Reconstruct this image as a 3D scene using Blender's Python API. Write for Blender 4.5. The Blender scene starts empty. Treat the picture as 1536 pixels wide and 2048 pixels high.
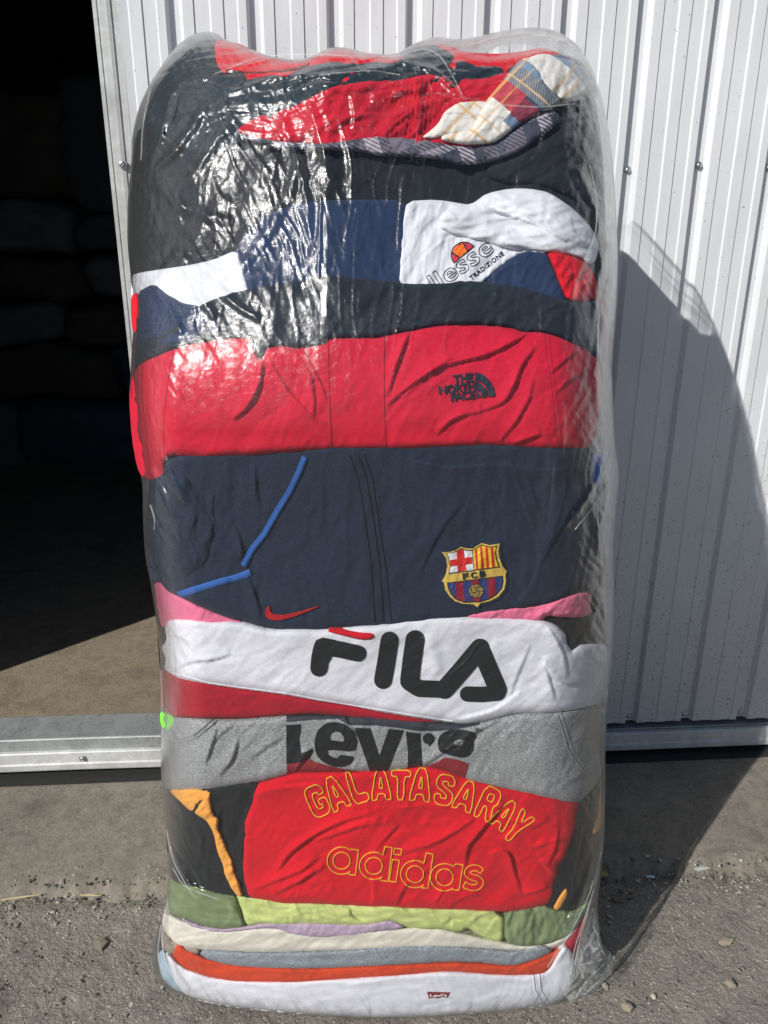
import bpy, bmesh, math, random
import numpy as np
from math import radians, sin, cos, pi, tan
from mathutils import Vector, Matrix
from mathutils.geometry import delaunay_2d_cdt
random.seed(7); RNG = np.random.RandomState(11)
C = bpy.context.scene
COL = C.collection

# ------------------------------------------------------------------ camera, sky, sun, exposure
CAM_H, FPX, PITCH, ROLL = 1.2, 1540.0, radians(19.2), radians(0.2)
cd = bpy.data.cameras.new('camera'); cam = bpy.data.objects.new('camera', cd); COL.objects.link(cam)
cam.location = (0, 0, CAM_H)
Mcam = Matrix.Rotation(pi/2 - PITCH, 3, 'X') @ Matrix.Rotation(ROLL, 3, 'Z')
cam.rotation_euler = Mcam.to_euler()
cd.sensor_fit = 'VERTICAL'; cd.sensor_height = 36.0; cd.lens = FPX/2048*36.0
cd.clip_start = 0.02; cd.clip_end = 300
C.camera = cam
SUN_AZ, SUN_EL = radians(44.5), radians(35.0)       # light travels towards (sin az, cos az)
S = Vector((-sin(SUN_AZ)*cos(SUN_EL), -cos(SUN_AZ)*cos(SUN_EL), sin(SUN_EL)))
w = bpy.data.worlds.new('World'); C.world = w; w.use_nodes = True
nt = w.node_tree; nt.nodes.clear()
sky = nt.nodes.new('ShaderNodeTexSky'); sky.sky_type = 'NISHITA'; sky.sun_disc = False
sky.sun_elevation = SUN_EL; sky.sun_rotation = pi + SUN_AZ; sky.altitude = 100; sky.ozone_density = 3.0
bg = nt.nodes.new('ShaderNodeBackground'); bg.inputs[1].default_value = 0.062
wo = nt.nodes.new('ShaderNodeOutputWorld')
nt.links.new(sky.outputs[0], bg.inputs[0]); nt.links.new(bg.outputs[0], wo.inputs[0])
sl = bpy.data.lights.new('sun', 'SUN'); sl.energy = 4.4; sl.angle = radians(0.5); sl.color = (1, .97, .93)
so = bpy.data.objects.new('sun', sl); COL.objects.link(so)
so.rotation_euler = S.to_track_quat('Z', 'Y').to_euler(); so.location = (-3, -3, 5)
C.view_settings.view_transform = 'Standard'; C.view_settings.look = 'None'
C.view_settings.exposure = 0.10; C.view_settings.gamma = 1; C.view_settings.use_curve_mapping = False
C.cycles.transparent_max_bounces = 24; C.cycles.max_bounces = 8

# ------------------------------------------------------------------ helpers
Mn = np.array(Mcam)
def rays(px, py):
    px = np.asarray(px, float); py = np.asarray(py, float)
    return np.stack([(px-768)/FPX, -(py-1024)/FPX, -np.ones_like(px)], -1) @ Mn.T
def at_y(px, py, y, zmin=0.004):
    """point seen in direction (px,py) at distance y, held above the ground"""
    d = rays(px, py); t = np.asarray(y)/d[..., 1]
    z = CAM_H + d[..., 2]*t
    tg = (zmin-CAM_H)/np.minimum(d[..., 2], -1e-4)
    t = np.where((z < zmin) & (d[..., 2] < 0), tg, t)
    return d*t[..., None] + np.array([0, 0, CAM_H])
def at_z(px, py, z=0.0):
    d = rays(px, py); t = (z-CAM_H)/d[..., 2]
    return d*t[..., None] + np.array([0, 0, CAM_H])

def tag(o, label=None, cat=None, group=None, kind=None):
    if label: o['label'] = label
    if cat: o['category'] = cat
    if group: o['group'] = group
    if kind: o['kind'] = kind
    return o
def empty(name, loc, label, cat, group=None):
    o = bpy.data.objects.new(name, None); COL.objects.link(o); o.location = loc; o.empty_display_size = .1
    return tag(o, label, cat, group)
def mesh_obj(name, V, F, mat, parent=None, smooth=True, loc=None):
    V = np.asarray(V, float)
    off = np.array(parent_world(parent)) if parent else (np.array(loc) if loc is not None else np.zeros(3))
    me = bpy.data.meshes.new(name); me.from_pydata((V-off).tolist(), [], F); me.update()
    if smooth: me.polygons.foreach_set('use_smooth', [True]*len(me.polygons))
    for m in (mat if isinstance(mat, list) else [mat]): me.materials.append(m)
    o = bpy.data.objects.new(name, me); COL.objects.link(o)
    if parent: o.parent = parent
    elif loc is not None: o.location = loc
    return o
def parent_world(p):
    v = Vector((0, 0, 0))
    while p: v += p.location; p = p.parent
    return v
class MB:
    def __init__(s): s.v = []; s.f = []
    def add(s, V, F):
        n = len(s.v); s.v += [tuple(map(float, p)) for p in V]; s.f += [tuple(i+n for i in f) for f in F]; return s
    def box(s, x0, x1, y0, y1, z0, z1, fr=None):
        V = [(x, y, z) for x in (x0, x1) for y in (y0, y1) for z in (z0, z1)]
        if fr: V = [fr(*p) for p in V]
        return s.add(V, [(0,1,3,2),(4,6,7,5),(0,4,5,1),(2,3,7,6),(0,2,6,4),(1,5,7,3)])
    def obj(s, name, mat, parent=None, smooth=False, loc=None, bevel=0):
        o = mesh_obj(name, s.v, s.f, mat, parent, smooth, loc)
        if bevel:
            b = o.modifiers.new('b', 'BEVEL'); b.width = bevel; b.segments = 2; b.limit_method = 'ANGLE'
        return o

# value noise in numpy
TAB = RNG.rand(256, 256)
def vnoise(x, y):
    xi = np.floor(x).astype(int); yi = np.floor(y).astype(int); fx = x-xi; fy = y-yi
    fx = fx*fx*fx*(fx*(fx*6-15)+10); fy = fy*fy*fy*(fy*(fy*6-15)+10)
    g = lambda a, b: TAB[a & 255, b & 255]
    return ((g(xi, yi)*(1-fx)+g(xi+1, yi)*fx)*(1-fy) + (g(xi, yi+1)*(1-fx)+g(xi+1, yi+1)*fx)*fy)*2-1
def fbm(x, y, o=3, sd=0):
    r = 0; a = 1; t = 0
    for i in range(o):
        r = r + a*vnoise(x*(2**i)+17.3*i+sd*7.7, y*(2**i)+5.1*i+sd*3.3); t += a; a *= .5
    return r/t
def dirnoise(px, py, ang, along, across, o=3, sd=0):
    """noise stretched along direction ang (deg, image plane, 0 = right, 90 = up)"""
    a = radians(ang); u = px*cos(a) - py*sin(a); v = px*sin(a) + py*cos(a)
    wob = 0.35*fbm(px/along, py/along, 2, sd+3)*along/across*.5
    return fbm(u/along, v/across + wob, o, sd)

def seg_dist(poly, X, Y, closed=True):
    P = np.asarray(poly, float); Q = np.roll(P, -1, 0) if closed else P[1:]
    P = P if closed else P[:-1]
    best = np.full(X.shape, 1e18); sgn = np.ones(X.shape); par = np.zeros(X.shape)
    n = len(P)
    for i in range(n):
        ax, ay = P[i]; bx, by = Q[i]; dx, dy = bx-ax, by-ay; L = dx*dx+dy*dy+1e-12
        t = np.clip(((X-ax)*dx+(Y-ay)*dy)/L, 0, 1)
        ex = X-ax-t*dx; ey = Y-ay-t*dy; d = ex*ex+ey*ey
        m = d < best
        best = np.where(m, d, best)
        if not closed:
            cr = dx*(Y-ay)-dy*(X-ax)
            sgn = np.where(m, np.sign(cr), sgn); par = np.where(m, (i+t)/n, par)
    return np.sqrt(best), sgn, par
def inside(poly, X, Y):
    P = np.asarray(poly, float); Q = np.roll(P, -1, 0); r = np.zeros(X.shape, bool)
    for (ax, ay), (bx, by) in zip(P, Q):
        if ay == by: continue
        c = (ay > Y) != (by > Y)
        r ^= c & (X < (bx-ax)*(Y-ay)/(by-ay)+ax)
    return r
def sdf(poly, X, Y):
    return seg_dist(poly, X, Y)[0]*np.where(inside(poly, X, Y), 1, -1)
def smooth_poly(p, n=1, closed=True):
    """Chaikin corner cutting that keeps close to the traced corners"""
    p = np.asarray(p, float)
    for _ in range(n):
        q = np.roll(p, -1, 0) if closed else p[1:]
        a = p if closed else p[:-1]
        r = np.empty((len(a)*2, 2)); r[0::2] = a*.8+q*.2; r[1::2] = a*.2+q*.8
        if not closed: r = np.vstack([p[:1], r, p[-1:]])
        p = r
    return p

# folds: (points, amplitude in mm, width px, kind) kind +1/-1 = lapped with its step on that side, 0 = round ridge
def folds(lst, kk=.5):
    L = [(smooth_poly(np.array(f[0], float), 2, closed=False), f[1]*kk/1000., f[2]*1.15, f[3]) for f in lst]
    def fn(X, Y):
        r = np.zeros(X.shape)
        for p, a, wd, k in L:
            m = (X > p[:, 0].min()-5*wd) & (X < p[:, 0].max()+5*wd) & (Y > p[:, 1].min()-5*wd) & (Y < p[:, 1].max()+5*wd)
            if not m.any(): continue
            x = X[m]; y = Y[m]; d, s, u = seg_dist(p, x, y, closed=False)
            tp = np.clip(np.sin(np.clip(u, 0, 1)*pi), 0, 1)**.9
            if k == 0: h = np.exp(-(d/wd)**2)
            else:
                sd_ = d*s*k
                h = np.where(sd_ > 0, np.exp(-(sd_/wd).clip(0)**1.3), 0)*(lambda q: q*q*(3-2*q))(np.clip(sd_/6+.5, 0, 1))
                h = h - .12*np.exp(-((sd_+4)/5)**2)
            r[m] += a*tp*h
        return r
    return fn

# ------------------------------------------------------------------ materials
def nodes(name):
    m = bpy.data.materials.new(name); m.use_nodes = True; nt = m.node_tree
    b = nt.nodes['Principled BSDF']; return m, nt, b
def N(nt, t, **k):
    n = nt.nodes.new(t)
    for a, v in k.items():
        if hasattr(n, a) and a not in ('Scale',): setattr(n, a, v)
        else: n.inputs[a].default_value = v
    return n
def lk(nt, a, b): nt.links.new(a, b)
def coords(nt): return nt.nodes.new('ShaderNodeTexCoord').outputs['Object']
def noise(nt, vec, scale, detail=3, rough=.55, dist=0):
    n = nt.nodes.new('ShaderNodeTexNoise'); n.inputs['Scale'].default_value = scale
    n.inputs['Detail'].default_value = detail; n.inputs['Roughness'].default_value = rough; n.inputs['Distortion'].default_value = dist
    lk(nt, vec, n.inputs['Vector']); return n.outputs['Fac']
def ramp(nt, fac, stops, mode='LINEAR'):
    r = nt.nodes.new('ShaderNodeValToRGB'); r.color_ramp.interpolation = mode; e = r.color_ramp.elements
    while len(e) < len(stops): e.new(0.5)
    for i, (p, c) in enumerate(stops):
        e[i].position = p; e[i].color = (*c, 1) if len(c) == 3 else c
    lk(nt, fac, r.inputs[0]); return r.outputs[0]
def mixc(nt, f, a, b, mode='MIX'):
    m = nt.nodes.new('ShaderNodeMix'); m.data_type = 'RGBA'; m.blend_type = mode
    for s, v in ((m.inputs[0], f), (m.inputs[6], a), (m.inputs[7], b)):
        if isinstance(v, (int, float)): s.default_value = v
        elif isinstance(v, tuple): s.default_value = (*v, 1)
        else: lk(nt, v, s)
    return m.outputs[2]
def bump(nt, h, strength, dist, b, prev=None):
    n = nt.nodes.new('ShaderNodeBump'); n.inputs['Strength'].default_value = strength; n.inputs['Distance'].default_value = dist
    lk(nt, h, n.inputs['Height'])
    if prev is not None: lk(nt, prev, n.inputs['Normal'])
    if b is not None: lk(nt, n.outputs[0], b.inputs['Normal'])
    return n.outputs[0]
def mapping(nt, vec, scale=(1, 1, 1), rot=(0, 0, 0)):
    m = nt.nodes.new('ShaderNodeMapping'); m.inputs['Scale'].default_value = scale; m.inputs['Rotation'].default_value = rot
    lk(nt, vec, m.inputs['Vector']); return m.outputs[0]
def fabric(name, col, rough=.9, var=.12, weave=900, bstr=.25, sheen=.04, heather=None, spec=.12):
    m, nt, b = nodes(name); v = coords(nt)
    f = noise(nt, v, 14, 4); f2 = noise(nt, v, 260, 2)
    lo = tuple(c*(1-var) for c in col); hi = tuple(min(1, c*(1+var)) for c in col)
    c = ramp(nt, f, [(.3, lo), (.7, hi)])
    c = mixc(nt, .35, c, ramp(nt, f2, [(.35, lo), (.65, hi)]))
    if heather:
        vh = mapping(nt, v, (1, 1, 2.6), (0, .25, 0))
        h = noise(nt, vh, 330, 3, .7)
        c = mixc(nt, ramp(nt, h, [(.40, (0, 0, 0)), (.62, (1, 1, 1))]), heather, c)
    li = noise(nt, mapping(nt, v, (1, 1, 2.2), (0, .7, 0)), 240, 2, .5, 1.5)
    c = mixc(nt, ramp(nt, li, [(.735, (0, 0, 0)), (.78, (.30, .30, .30))]), c, (.5, .5, .5))
    lk(nt, c, b.inputs['Base Color']); b.inputs['Roughness'].default_value = rough
    b.inputs['Specular IOR Level'].default_value = spec
    b.inputs['Sheen Weight'].default_value = sheen; b.inputs['Sheen Roughness'].default_value = .6
    n1 = noise(nt, v, weave, 2); n2 = noise(nt, v, 55, 4, .6)
    p = bump(nt, n2, .25, .004, None); bump(nt, n1, bstr, .0012, b, p)
    return m
def plain(name, col, rough=.6, metal=0, spec=.4):
    m, nt, b = nodes(name); v = coords(nt); f = noise(nt, v, 300, 2)
    c = ramp(nt, f, [(.3, tuple(x*.86 for x in col)), (.7, tuple(min(1, x*1.1) for x in col))])
    lk(nt, c, b.inputs['Base Color']); b.inputs['Roughness'].default_value = rough
    b.inputs['Metallic'].default_value = metal; b.inputs['Specular IOR Level'].default_value = spec
    bump(nt, noise(nt, v, 1200, 1), .2, .0006, b)
    return m
F = {}
F['white'] = fabric('white_fleece', (.69, .69, .75), weave=700)
F['white_cotton'] = fabric('white_cotton', (.71, .72, .78), var=.05)
F['cream'] = fabric('cream_knit', (.68, .64, .56), var=.08, weave=500, bstr=.5)
F['navyblue'] = fabric('navy_blue_cotton', (.020, .036, .085))
F['navy'] = fabric('dark_navy_fleece', (.011, .019, .040), heather=(.020, .032, .062))
F['black'] = fabric('black_shell', (.014, .021, .030), rough=.7, bstr=.12)
F['black_cotton'] = fabric('black_cotton', (.015, .0175, .021))
F['teal'] = fabric('dark_teal_shell', (.010, .024, .034), rough=.6, bstr=.15)
F['red'] = fabric('crimson_shell', (.56, .006, .032), rough=.75, var=.10, bstr=.12)
F['redknit'] = fabric('red_knit', (.52, .010, .028), weave=450, bstr=.5)
F['redcotton'] = fabric('bright_red_cotton', (.62, .007, .020), var=.06)
F['wine'] = fabric('wine_red_fleece', (.36, .008, .024))
F['pink'] = fabric('pink_fleece', (.75, .17, .29))
F['neon'] = fabric('neon_green', (.22, .85, .04))
F['grey'] = fabric('heather_grey', (.42, .43, .44), heather=(.17, .18, .185), weave=500)
F['bluegrey'] = fabric('blue_grey_marl', (.34, .38, .42), heather=(.17, .20, .235))
F['orange'] = fabric('apricot_cotton', (.85, .38, .075))
F['sage'] = fabric('sage_green', (.19, .25, .125))
F['lime'] = fabric('pale_lime', (.52, .60, .22))
F['lilac'] = fabric('lilac_cotton', (.45, .34, .46))
F['rust'] = fabric('orange_red_fleece', (.60, .055, .018))
F['blue'] = fabric('royal_blue_tape', (.035, .13, .44), bstr=.4)
F['paleblue'] = fabric('pale_blue', (.33, .44, .52))
F['beige'] = fabric('beige_knit', (.42, .35, .29), heather=(.25, .19, .16))
F['olive'] = fabric('dark_olive', (.035, .038, .026))
PR = dict(black=plain('black_print', (.010, .013, .016), .5), navyink=plain('faded_navy_print', (.026, .032, .045), .7),
          inkred=plain('faded_red_print', (.24, .018, .026), .8), thread=plain('yellow_thread', (.80, .50, .03), .6),
          threadred=plain('red_thread', (.42, .008, .02), .5), darkthread=plain('dark_thread', (.008, .010, .014), .8),
          redseam=plain('dark_red_seam', (.20, .003, .010), .9), gold=plain('gold_thread', (.66, .46, .09), .5),
          crestred=plain('red_embroidery', (.62, .02, .02), .5), crestwhite=plain('white_embroidery', (.75, .77, .82), .5),
          crestblue=plain('blue_embroidery', (.03, .05, .20), .5), maroon=plain('maroon_embroidery', (.27, .01, .035), .5),
          yellow=plain('yellow_embroidery', (.80, .50, .02), .5), ink=plain('dark_ink', (.012, .016, .028), .6),
          ball_orange=plain('orange_print', (.85, .17, .012), .5), ball_red=plain('red_print', (.58, .025, .05), .5),
          labelred=plain('label_red', (.22, .012, .022), .6), white=plain('white_print', (.8, .8, .82), .6),
          nfnavy=plain('embroidery_navy', (.010, .018, .030), .55), bronze=plain('bronze_thread', (.36, .24, .06), .5))

# ------------------------------------------------------------------ the bale's overall form
OUT = smooth_poly([(400,60),(330,105),(288,180),(264,260),(256,360),(254,480),(258,600),(262,700),(262,820),(272,920),(284,1020),
    (290,1110),(300,1180),(314,1260),(320,1340),(321,1500),(326,1620),(333,1720),(322,1820),(304,1890),(303,1945),(308,2080),
    (400,2300),(1100,2300),(1212,2080),(1216,1930),(1204,1870),(1203,1780),(1210,1680),
    (1212,1500),(1216,1400),(1226,1300),(1228,1150),(1234,1000),(1232,900),(1226,780),(1232,650),(1236,520),(1232,380),
    (1224,280),(1208,200),(1180,120),(1120,66),(990,56),(760,70),(560,66)], 1)
_fx = np.array([300,306,322,360,400,460,560,760,900,1060,1120,1150,1190,1210,1222]); _fy = np.array([1930,1955,1980,1998,2008,2019,2032,2041,2038,2025,2014,2006,1984,1960,1925])
_fg = at_z(_fx.astype(float), _fy.astype(float), .004)[:, 1]
def FOOT(X): return np.interp(X, _fx, _fg)     # where the bale's front meets the ground
def base(X, Y):
    """distance (world y) of the bale's face behind each traced point"""
    X = np.asarray(X, float); Y = np.asarray(Y, float)
    t = np.maximum(sdf(OUT, X, Y), 0)
    up = np.clip((860-Y)/775, 0, 1); left = np.clip((760-X)/460, 0, 1)
    k = np.clip((760-Y)/330, 0, 1); k = k*k*(3-2*k)
    Rr = 95 + 85*k*np.clip((700-X)/250, 0, 1) + 40*np.clip((X-900)/200, 0, 1)
    Dd = .115 + .035*np.clip((1900-Y)/200, 0, 1)
    rr = 1-np.sqrt(np.clip(1-(1-np.clip(t/Rr, 0, 1))**2, 0, 1))
    lean = .165*up**1.4 + k*(.028*np.clip((X-650)/330, 0, 1) + .066*np.clip((655-X)/360, 0, 1.15))
    belly = .018*((X-740)/480)**2 - .012*np.exp(-((Y-800)/260)**2) - .018*((np.minimum(X, 740)-740)/480)**2*k
    y = .915 + lean + Dd*rr + belly
    low = np.clip((Y-1350)/520, 0, 1); low = low*low*(3-2*low)
    return y + low*(FOOT(X) - y)*np.clip((Y-1350)/600, 0, 1)**.5*np.where(y < FOOT(X)+.0, 1, .85)
BACK = 1.36

FILM_REF = [None]
class Patch: pass
PATCHES = {}
def patch(name, poly, mat, parent=None, layer=0., r=20, rd=.016, step=3.0, wr=None, amp=0., ang=35, along=90, across=22, sd=1,
          back=None, smooth=1, fold=None, loc=None, seam=False, puff=0., fk=.5, cr=1.):
    if mat is not FILM_REF[0]: r *= .72; rd *= .62
    poly = smooth_poly(poly, smooth)
    P = Patch(); P.poly = poly
    fo = folds(fold, fk) if fold else None
    def depth(X, Y, t=None):
        if t is None: t = sdf(poly, X, Y)
        tt = np.clip(t/r, 0, 1)
        y = base(X, Y) - layer/1000. + rd*(1-np.sqrt(np.clip(1-(1-tt)**2, 0, 1)))
        if puff: y = y - puff/1000.*(1-np.exp(-np.maximum(t, 0)/60))
        if amp:
            n = dirnoise(X, Y, ang, along, across, 3, sd)
            y = y - amp/1000.*(n + .35*(1-np.abs(dirnoise(X, Y, ang+25, along*.7, across*.6, 2, sd+5))*2))
            msk = np.clip(fbm(X/70, Y/70, 2, sd+11)*1.6+.45, 0, 1)
            for q_, (an_, al_, ac_) in enumerate(((ang+8, along*.7+20, 15), (ang-38, along*.5+15, 11))):
                rg = 1-np.abs(dirnoise(X, Y, an_, al_, ac_, 2, sd+17+q_*5))*2.2
                y = y - cr*.0013*np.clip(rg, 0, 1)**3*msk
        if wr: y = y - wr(X, Y, t)
        if fo: y = y - fo(X, Y)
        return y
    P.depth = depth
    x0, y0 = poly.min(0)-step*2; x1, y1 = poly.max(0)+step*2
    gx = np.arange(x0, x1+step, step); gy = np.arange(y0, y1+step, step)
    X, Y = np.meshgrid(gx, gy); t = sdf(poly, X, Y)
    gxv = np.gradient(t, axis=1)/step; gyv = np.gradient(t, axis=0)/step
    for _ in range(2):
        gl = np.sqrt(gxv**2+gyv**2)+1e-6
        out = t < 0.35*step
        near = (np.abs(t) < 1.5*step) & out
        X = np.where(near, X-t*gxv/gl, X); Y = np.where(near, Y-t*gyv/gl, Y)
        if _ == 0:
            t0 = t.copy(); t = sdf(poly, X, Y)
            if True: break
    ok = t0 > -1.5*step; ins = t0 > 0.35*step
    a, b, c, d = ok[:-1, :-1], ok[:-1, 1:], ok[1:, 1:], ok[1:, :-1]
    anyin = ins[:-1, :-1] | ins[:-1, 1:] | ins[1:, 1:] | ins[1:, :-1]
    cell = a & b & c & d & anyin
    idx = np.full(X.shape, -1); used = np.zeros(X.shape, bool)
    for sy in (0, 1):
        for sx in (0, 1):
            used[sy:used.shape[0]-1+sy, sx:used.shape[1]-1+sx] |= cell
    idx[used] = np.arange(used.sum())
    xs, ys = X[used], Y[used]
    tt = np.maximum(sdf(poly, xs, ys), 0)
    V = at_y(xs, ys, depth(xs, ys, tt))
    cy, cx = np.nonzero(cell)
    quads = np.stack([idx[cy, cx], idx[cy+1, cx], idx[cy+1, cx+1], idx[cy, cx+1]], 1)
    # side walls: push the rim straight back so that the piece has its real depth
    ed = {}
    for q in quads.tolist():
        for i in range(4):
            e = (q[i], q[(i+1) % 4])
            if (e[1], e[0]) in ed: del ed[(e[1], e[0])]
            else: ed[e] = 1
    bd = back if back is not None else (BACK if not seam else None)
    V = V.tolist(); Fc = quads.tolist()
    if seam: bd = 'rel'
    rim = {}
    for (a_, b_) in ed:
        for v_ in (a_, b_):
            if v_ not in rim:
                p = V[v_]; rim[v_] = len(V)
                yb = p[1]+.012 if bd == 'rel' else max(p[1]+.01, bd)
                kx = 1-.10*min(1, (yb-p[1])/.3)
                V.append([p[0]*kx, yb, max(p[2]-.0*(yb-p[1]), .004)])
    for (a_, b_) in ed: Fc.append([b_, a_, rim[a_], rim[b_]])
    P.obj = mesh_obj(name, V, Fc, mat, parent, True, loc)
    # keep the corner between face and side crisp
    if parent is None and loc is None: pass
    PATCHES[name] = P
    return P

# flat prints, embroidery and threads that follow a patch's surface
def resample(p, d, closed=True):
    p = np.asarray(p, float); q = np.roll(p, -1, 0) if closed else p[1:]; a = p if closed else p[:-1]
    o = []
    for s, e in zip(a, q):
        n = max(1, int(np.ceil(np.hypot(*(e-s))/d)))
        o += [s+(e-s)*i/n for i in range(n)]
    if not closed: o.append(p[-1])
    return np.array(o)
def stroke_poly(path, wd, caps='round'):
    p = resample(path, 3, False); n = len(p)
    tg = np.gradient(p, axis=0); tg /= np.linalg.norm(tg, axis=1)[:, None]+1e-9
    nr = np.stack([-tg[:, 1], tg[:, 0]], 1)*wd/2
    L = p+nr; R_ = (p-nr)[::-1]
    if caps == 'round':
        c1 = [p[-1]+nr[-1]*cos(a)+tg[-1]*wd/2*sin(a) for a in np.linspace(0, pi, 9)[1:-1]]
        c0 = [p[0]-nr[0]*cos(a)-tg[0]*wd/2*sin(a) for a in np.linspace(0, pi, 9)[1:-1]]
        return np.vstack([L, c1, R_, c0])
    return np.vstack([L, R_])
def decal(name, polys, mat, parent, host, off=1.0, mode='or', holes=(), grid=4, clip=None, smooth=0, thick=1.6):
    polys = [smooth_poly(p, smooth) if smooth else np.asarray(p, float) for p in polys]
    holes = [smooth_poly(p, smooth) if smooth else np.asarray(p, float) for p in holes]
    pts = []; edges = []
    for pl in polys+holes+([np.asarray(clip, float)] if clip is not None else []):
        r = resample(pl, grid); k = len(pts); pts += r.tolist(); edges += [(k+i, k+(i+1) % len(r)) for i in range(len(r))]
    al = np.vstack(polys); x0, y0 = al.min(0); x1, y1 = al.max(0)
    GX, GY = np.meshgrid(np.arange(x0+1.1, x1, grid), np.arange(y0+.7, y1, grid)); GX = GX.ravel(); GY = GY.ravel()
    m = np.zeros(GX.shape, bool)
    for pl in polys: m |= inside(pl, GX, GY)
    pts += np.stack([GX[m], GY[m]], 1).tolist()
    rr = delaunay_2d_cdt([Vector(p) for p in pts], edges, [], 0, 1e-4)
    vs = np.array([tuple(v) for v in rr[0]]); fs = [f for f in rr[2] if len(f) == 3]
    fa = np.array(fs); ce = vs[fa].mean(1)
    m = np.zeros(len(ce), bool)
    for pl in polys:
        i = inside(pl, ce[:, 0], ce[:, 1]); m = (m ^ i) if mode == 'xor' else (m | i)
    for h in holes: m &= ~inside(h, ce[:, 0], ce[:, 1])
    if clip is not None: m &= inside(clip, ce[:, 0], ce[:, 1])
    fa = fa[m]
    return lay(name, vs, fa, mat, parent, host, off, thick)
def lay(name, vs, fa, mat, parent, host, off, thick=1.6):
    u = np.unique(fa); mp = -np.ones(len(vs), int); mp[u] = np.arange(len(u)); vs = vs[u]; fa = mp[fa]
    # orient towards the camera
    e1 = vs[fa[:, 1]]-vs[fa[:, 0]]; e2 = vs[fa[:, 2]]-vs[fa[:, 0]]
    cr = e1[:, 0]*e2[:, 1]-e1[:, 1]*e2[:, 0]; fa = np.where((cr > 0)[:, None], fa[:, ::-1], fa)
    y = host.depth(vs[:, 0], vs[:, 1])-off/1000.
    V = at_y(vs[:, 0], vs[:, 1], y).tolist(); Fc = fa.tolist(); ed = {}
    for q in Fc:
        for i in range(3):
            e = (q[i], q[(i+1) % 3])
            if (e[1], e[0]) in ed: del ed[(e[1], e[0])]
            else: ed[e] = 1
    rim = {}; n0 = len(V)
    V2 = at_y(vs[:, 0], vs[:, 1], y+thick/1000.)
    for a_, b_ in ed:
        for v_ in (a_, b_):
            if v_ not in rim: rim[v_] = len(V); V.append(V2[v_].tolist())
    for a_, b_ in ed: Fc.append([b_, a_, rim[a_], rim[b_]])
    return mesh_obj(name, V, Fc, mat, parent, False)
def thread(name, paths, wd, mat, parent, host, closed=True, off=.6, rise=1.0, clip=None, noclip=None):
    V = []; Fc = []
    for p in paths:
        p = resample(p, 2.5, closed)
        tn = (np.roll(p, -1, 0)-np.roll(p, 1, 0)) if closed else np.gradient(p, axis=0)
        tn /= np.linalg.norm(tn, axis=1)[:, None]+1e-9; nr = np.stack([-tn[:, 1], tn[:, 0]], 1)*wd/2
        ring = np.stack([p-nr, p-nr*.5, p+nr*.5, p+nr], 1)
        y = host.depth(ring[..., 0], ring[..., 1]) - np.array([off-.8, off+rise, off+rise, off-.8])/1000.
        W = at_y(ring[..., 0], ring[..., 1], y); k = len(V); V += W.reshape(-1, 3).tolist(); n = len(p)
        keep = np.ones(n, bool)
        if noclip is not None: keep = ~inside(noclip, p[:, 0], p[:, 1])
        for i in range(n if closed else n-1):
            j = (i+1) % n
            if keep[i] and keep[j]:
                for c in range(3): Fc.append([k+i*4+c, k+j*4+c, k+j*4+c+1, k+i*4+c+1])
    return mesh_obj(name, V, Fc, mat, parent, True)
def text_mesh(s, bold=0., spacing=1.0):
    cu = bpy.data.curves.new('t', 'FONT'); cu.body = s; cu.offset = bold; cu.resolution_u = 3; cu.space_character = spacing
    o = bpy.data.objects.new('t', cu); COL.objects.link(o)
    dg = bpy.context.evaluated_depsgraph_get(); me = o.evaluated_get(dg).to_mesh()
    bm = bmesh.new(); bm.from_mesh(me); bmesh.ops.remove_doubles(bm, verts=bm.verts, dist=1e-5); bmesh.ops.triangulate(bm, faces=bm.faces)
    V = np.array([(v.co.x, v.co.y) for v in bm.verts]); Fa = np.array([[v.index for v in f.verts] for f in bm.faces])
    nx = {}
    for e in bm.edges:
        if len(e.link_faces) == 1:
            f = e.link_faces[0]
            for l in f.loops:
                if l.edge == e: nx[l.vert.index] = l.link_loop_next.vert.index
    bm.free(); o.evaluated_get(dg).to_mesh_clear(); bpy.data.objects.remove(o); bpy.data.curves.remove(cu)
    loops = []; seen = set()
    for s0 in list(nx):
        if s0 in seen: continue
        l = []; c = s0
        while c in nx and c not in seen: seen.add(c); l.append(c); c = nx[c]
        if len(l) > 3: loops.append(V[l])
    return V, Fa, loops
def text_map(V, org, ang, w=None, h=None, bb=None, skew=0):
    """map text coordinates so that their box bb sits with its lower-left at org, turned by ang (deg, up = +)"""
    a = radians(ang); (x0, y0), (x1, y1) = bb
    u = (V[:, 0]-x0)/(x1-x0)*w; v = (V[:, 1]-y0)/(y1-y0)*h; u = u+v*skew
    return np.stack([org[0]+u*cos(a)-v*sin(a), org[1]-u*sin(a)-v*cos(a)], 1)
def word(name, s, org, ang, w, h, mat, parent, host, bold=.02, off=1.2, spacing=1., skew=0):
    V, Fa, L = text_mesh(s, bold, spacing); bb = (V.min(0), V.max(0))
    return lay(name, text_map(V, org, ang, w, h, bb, skew), Fa, mat, parent, host, off)

# ------------------------------------------------------------------ garments (each traced fold, from the top of the bale down)
GL = lambda px, py: tuple(at_y(np.array([px]), np.array([py]), np.array([1.15]))[0] * np.array([1, 1, 1]))
def garment(name, px, py, label, cat): 
    return empty(name, GL(px, py), label, cat, 'folded clothes pressed together in the clear bale')

# filler garments deep inside whose edges show at the bale's sides
def single(name, poly, mat, label, cat, px, py, **k):
    p = patch(name, poly, mat, None, loc=GL(px, py), **k); tag(p.obj, label, cat, 'folded clothes pressed together in the clear bale'); return p

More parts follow.
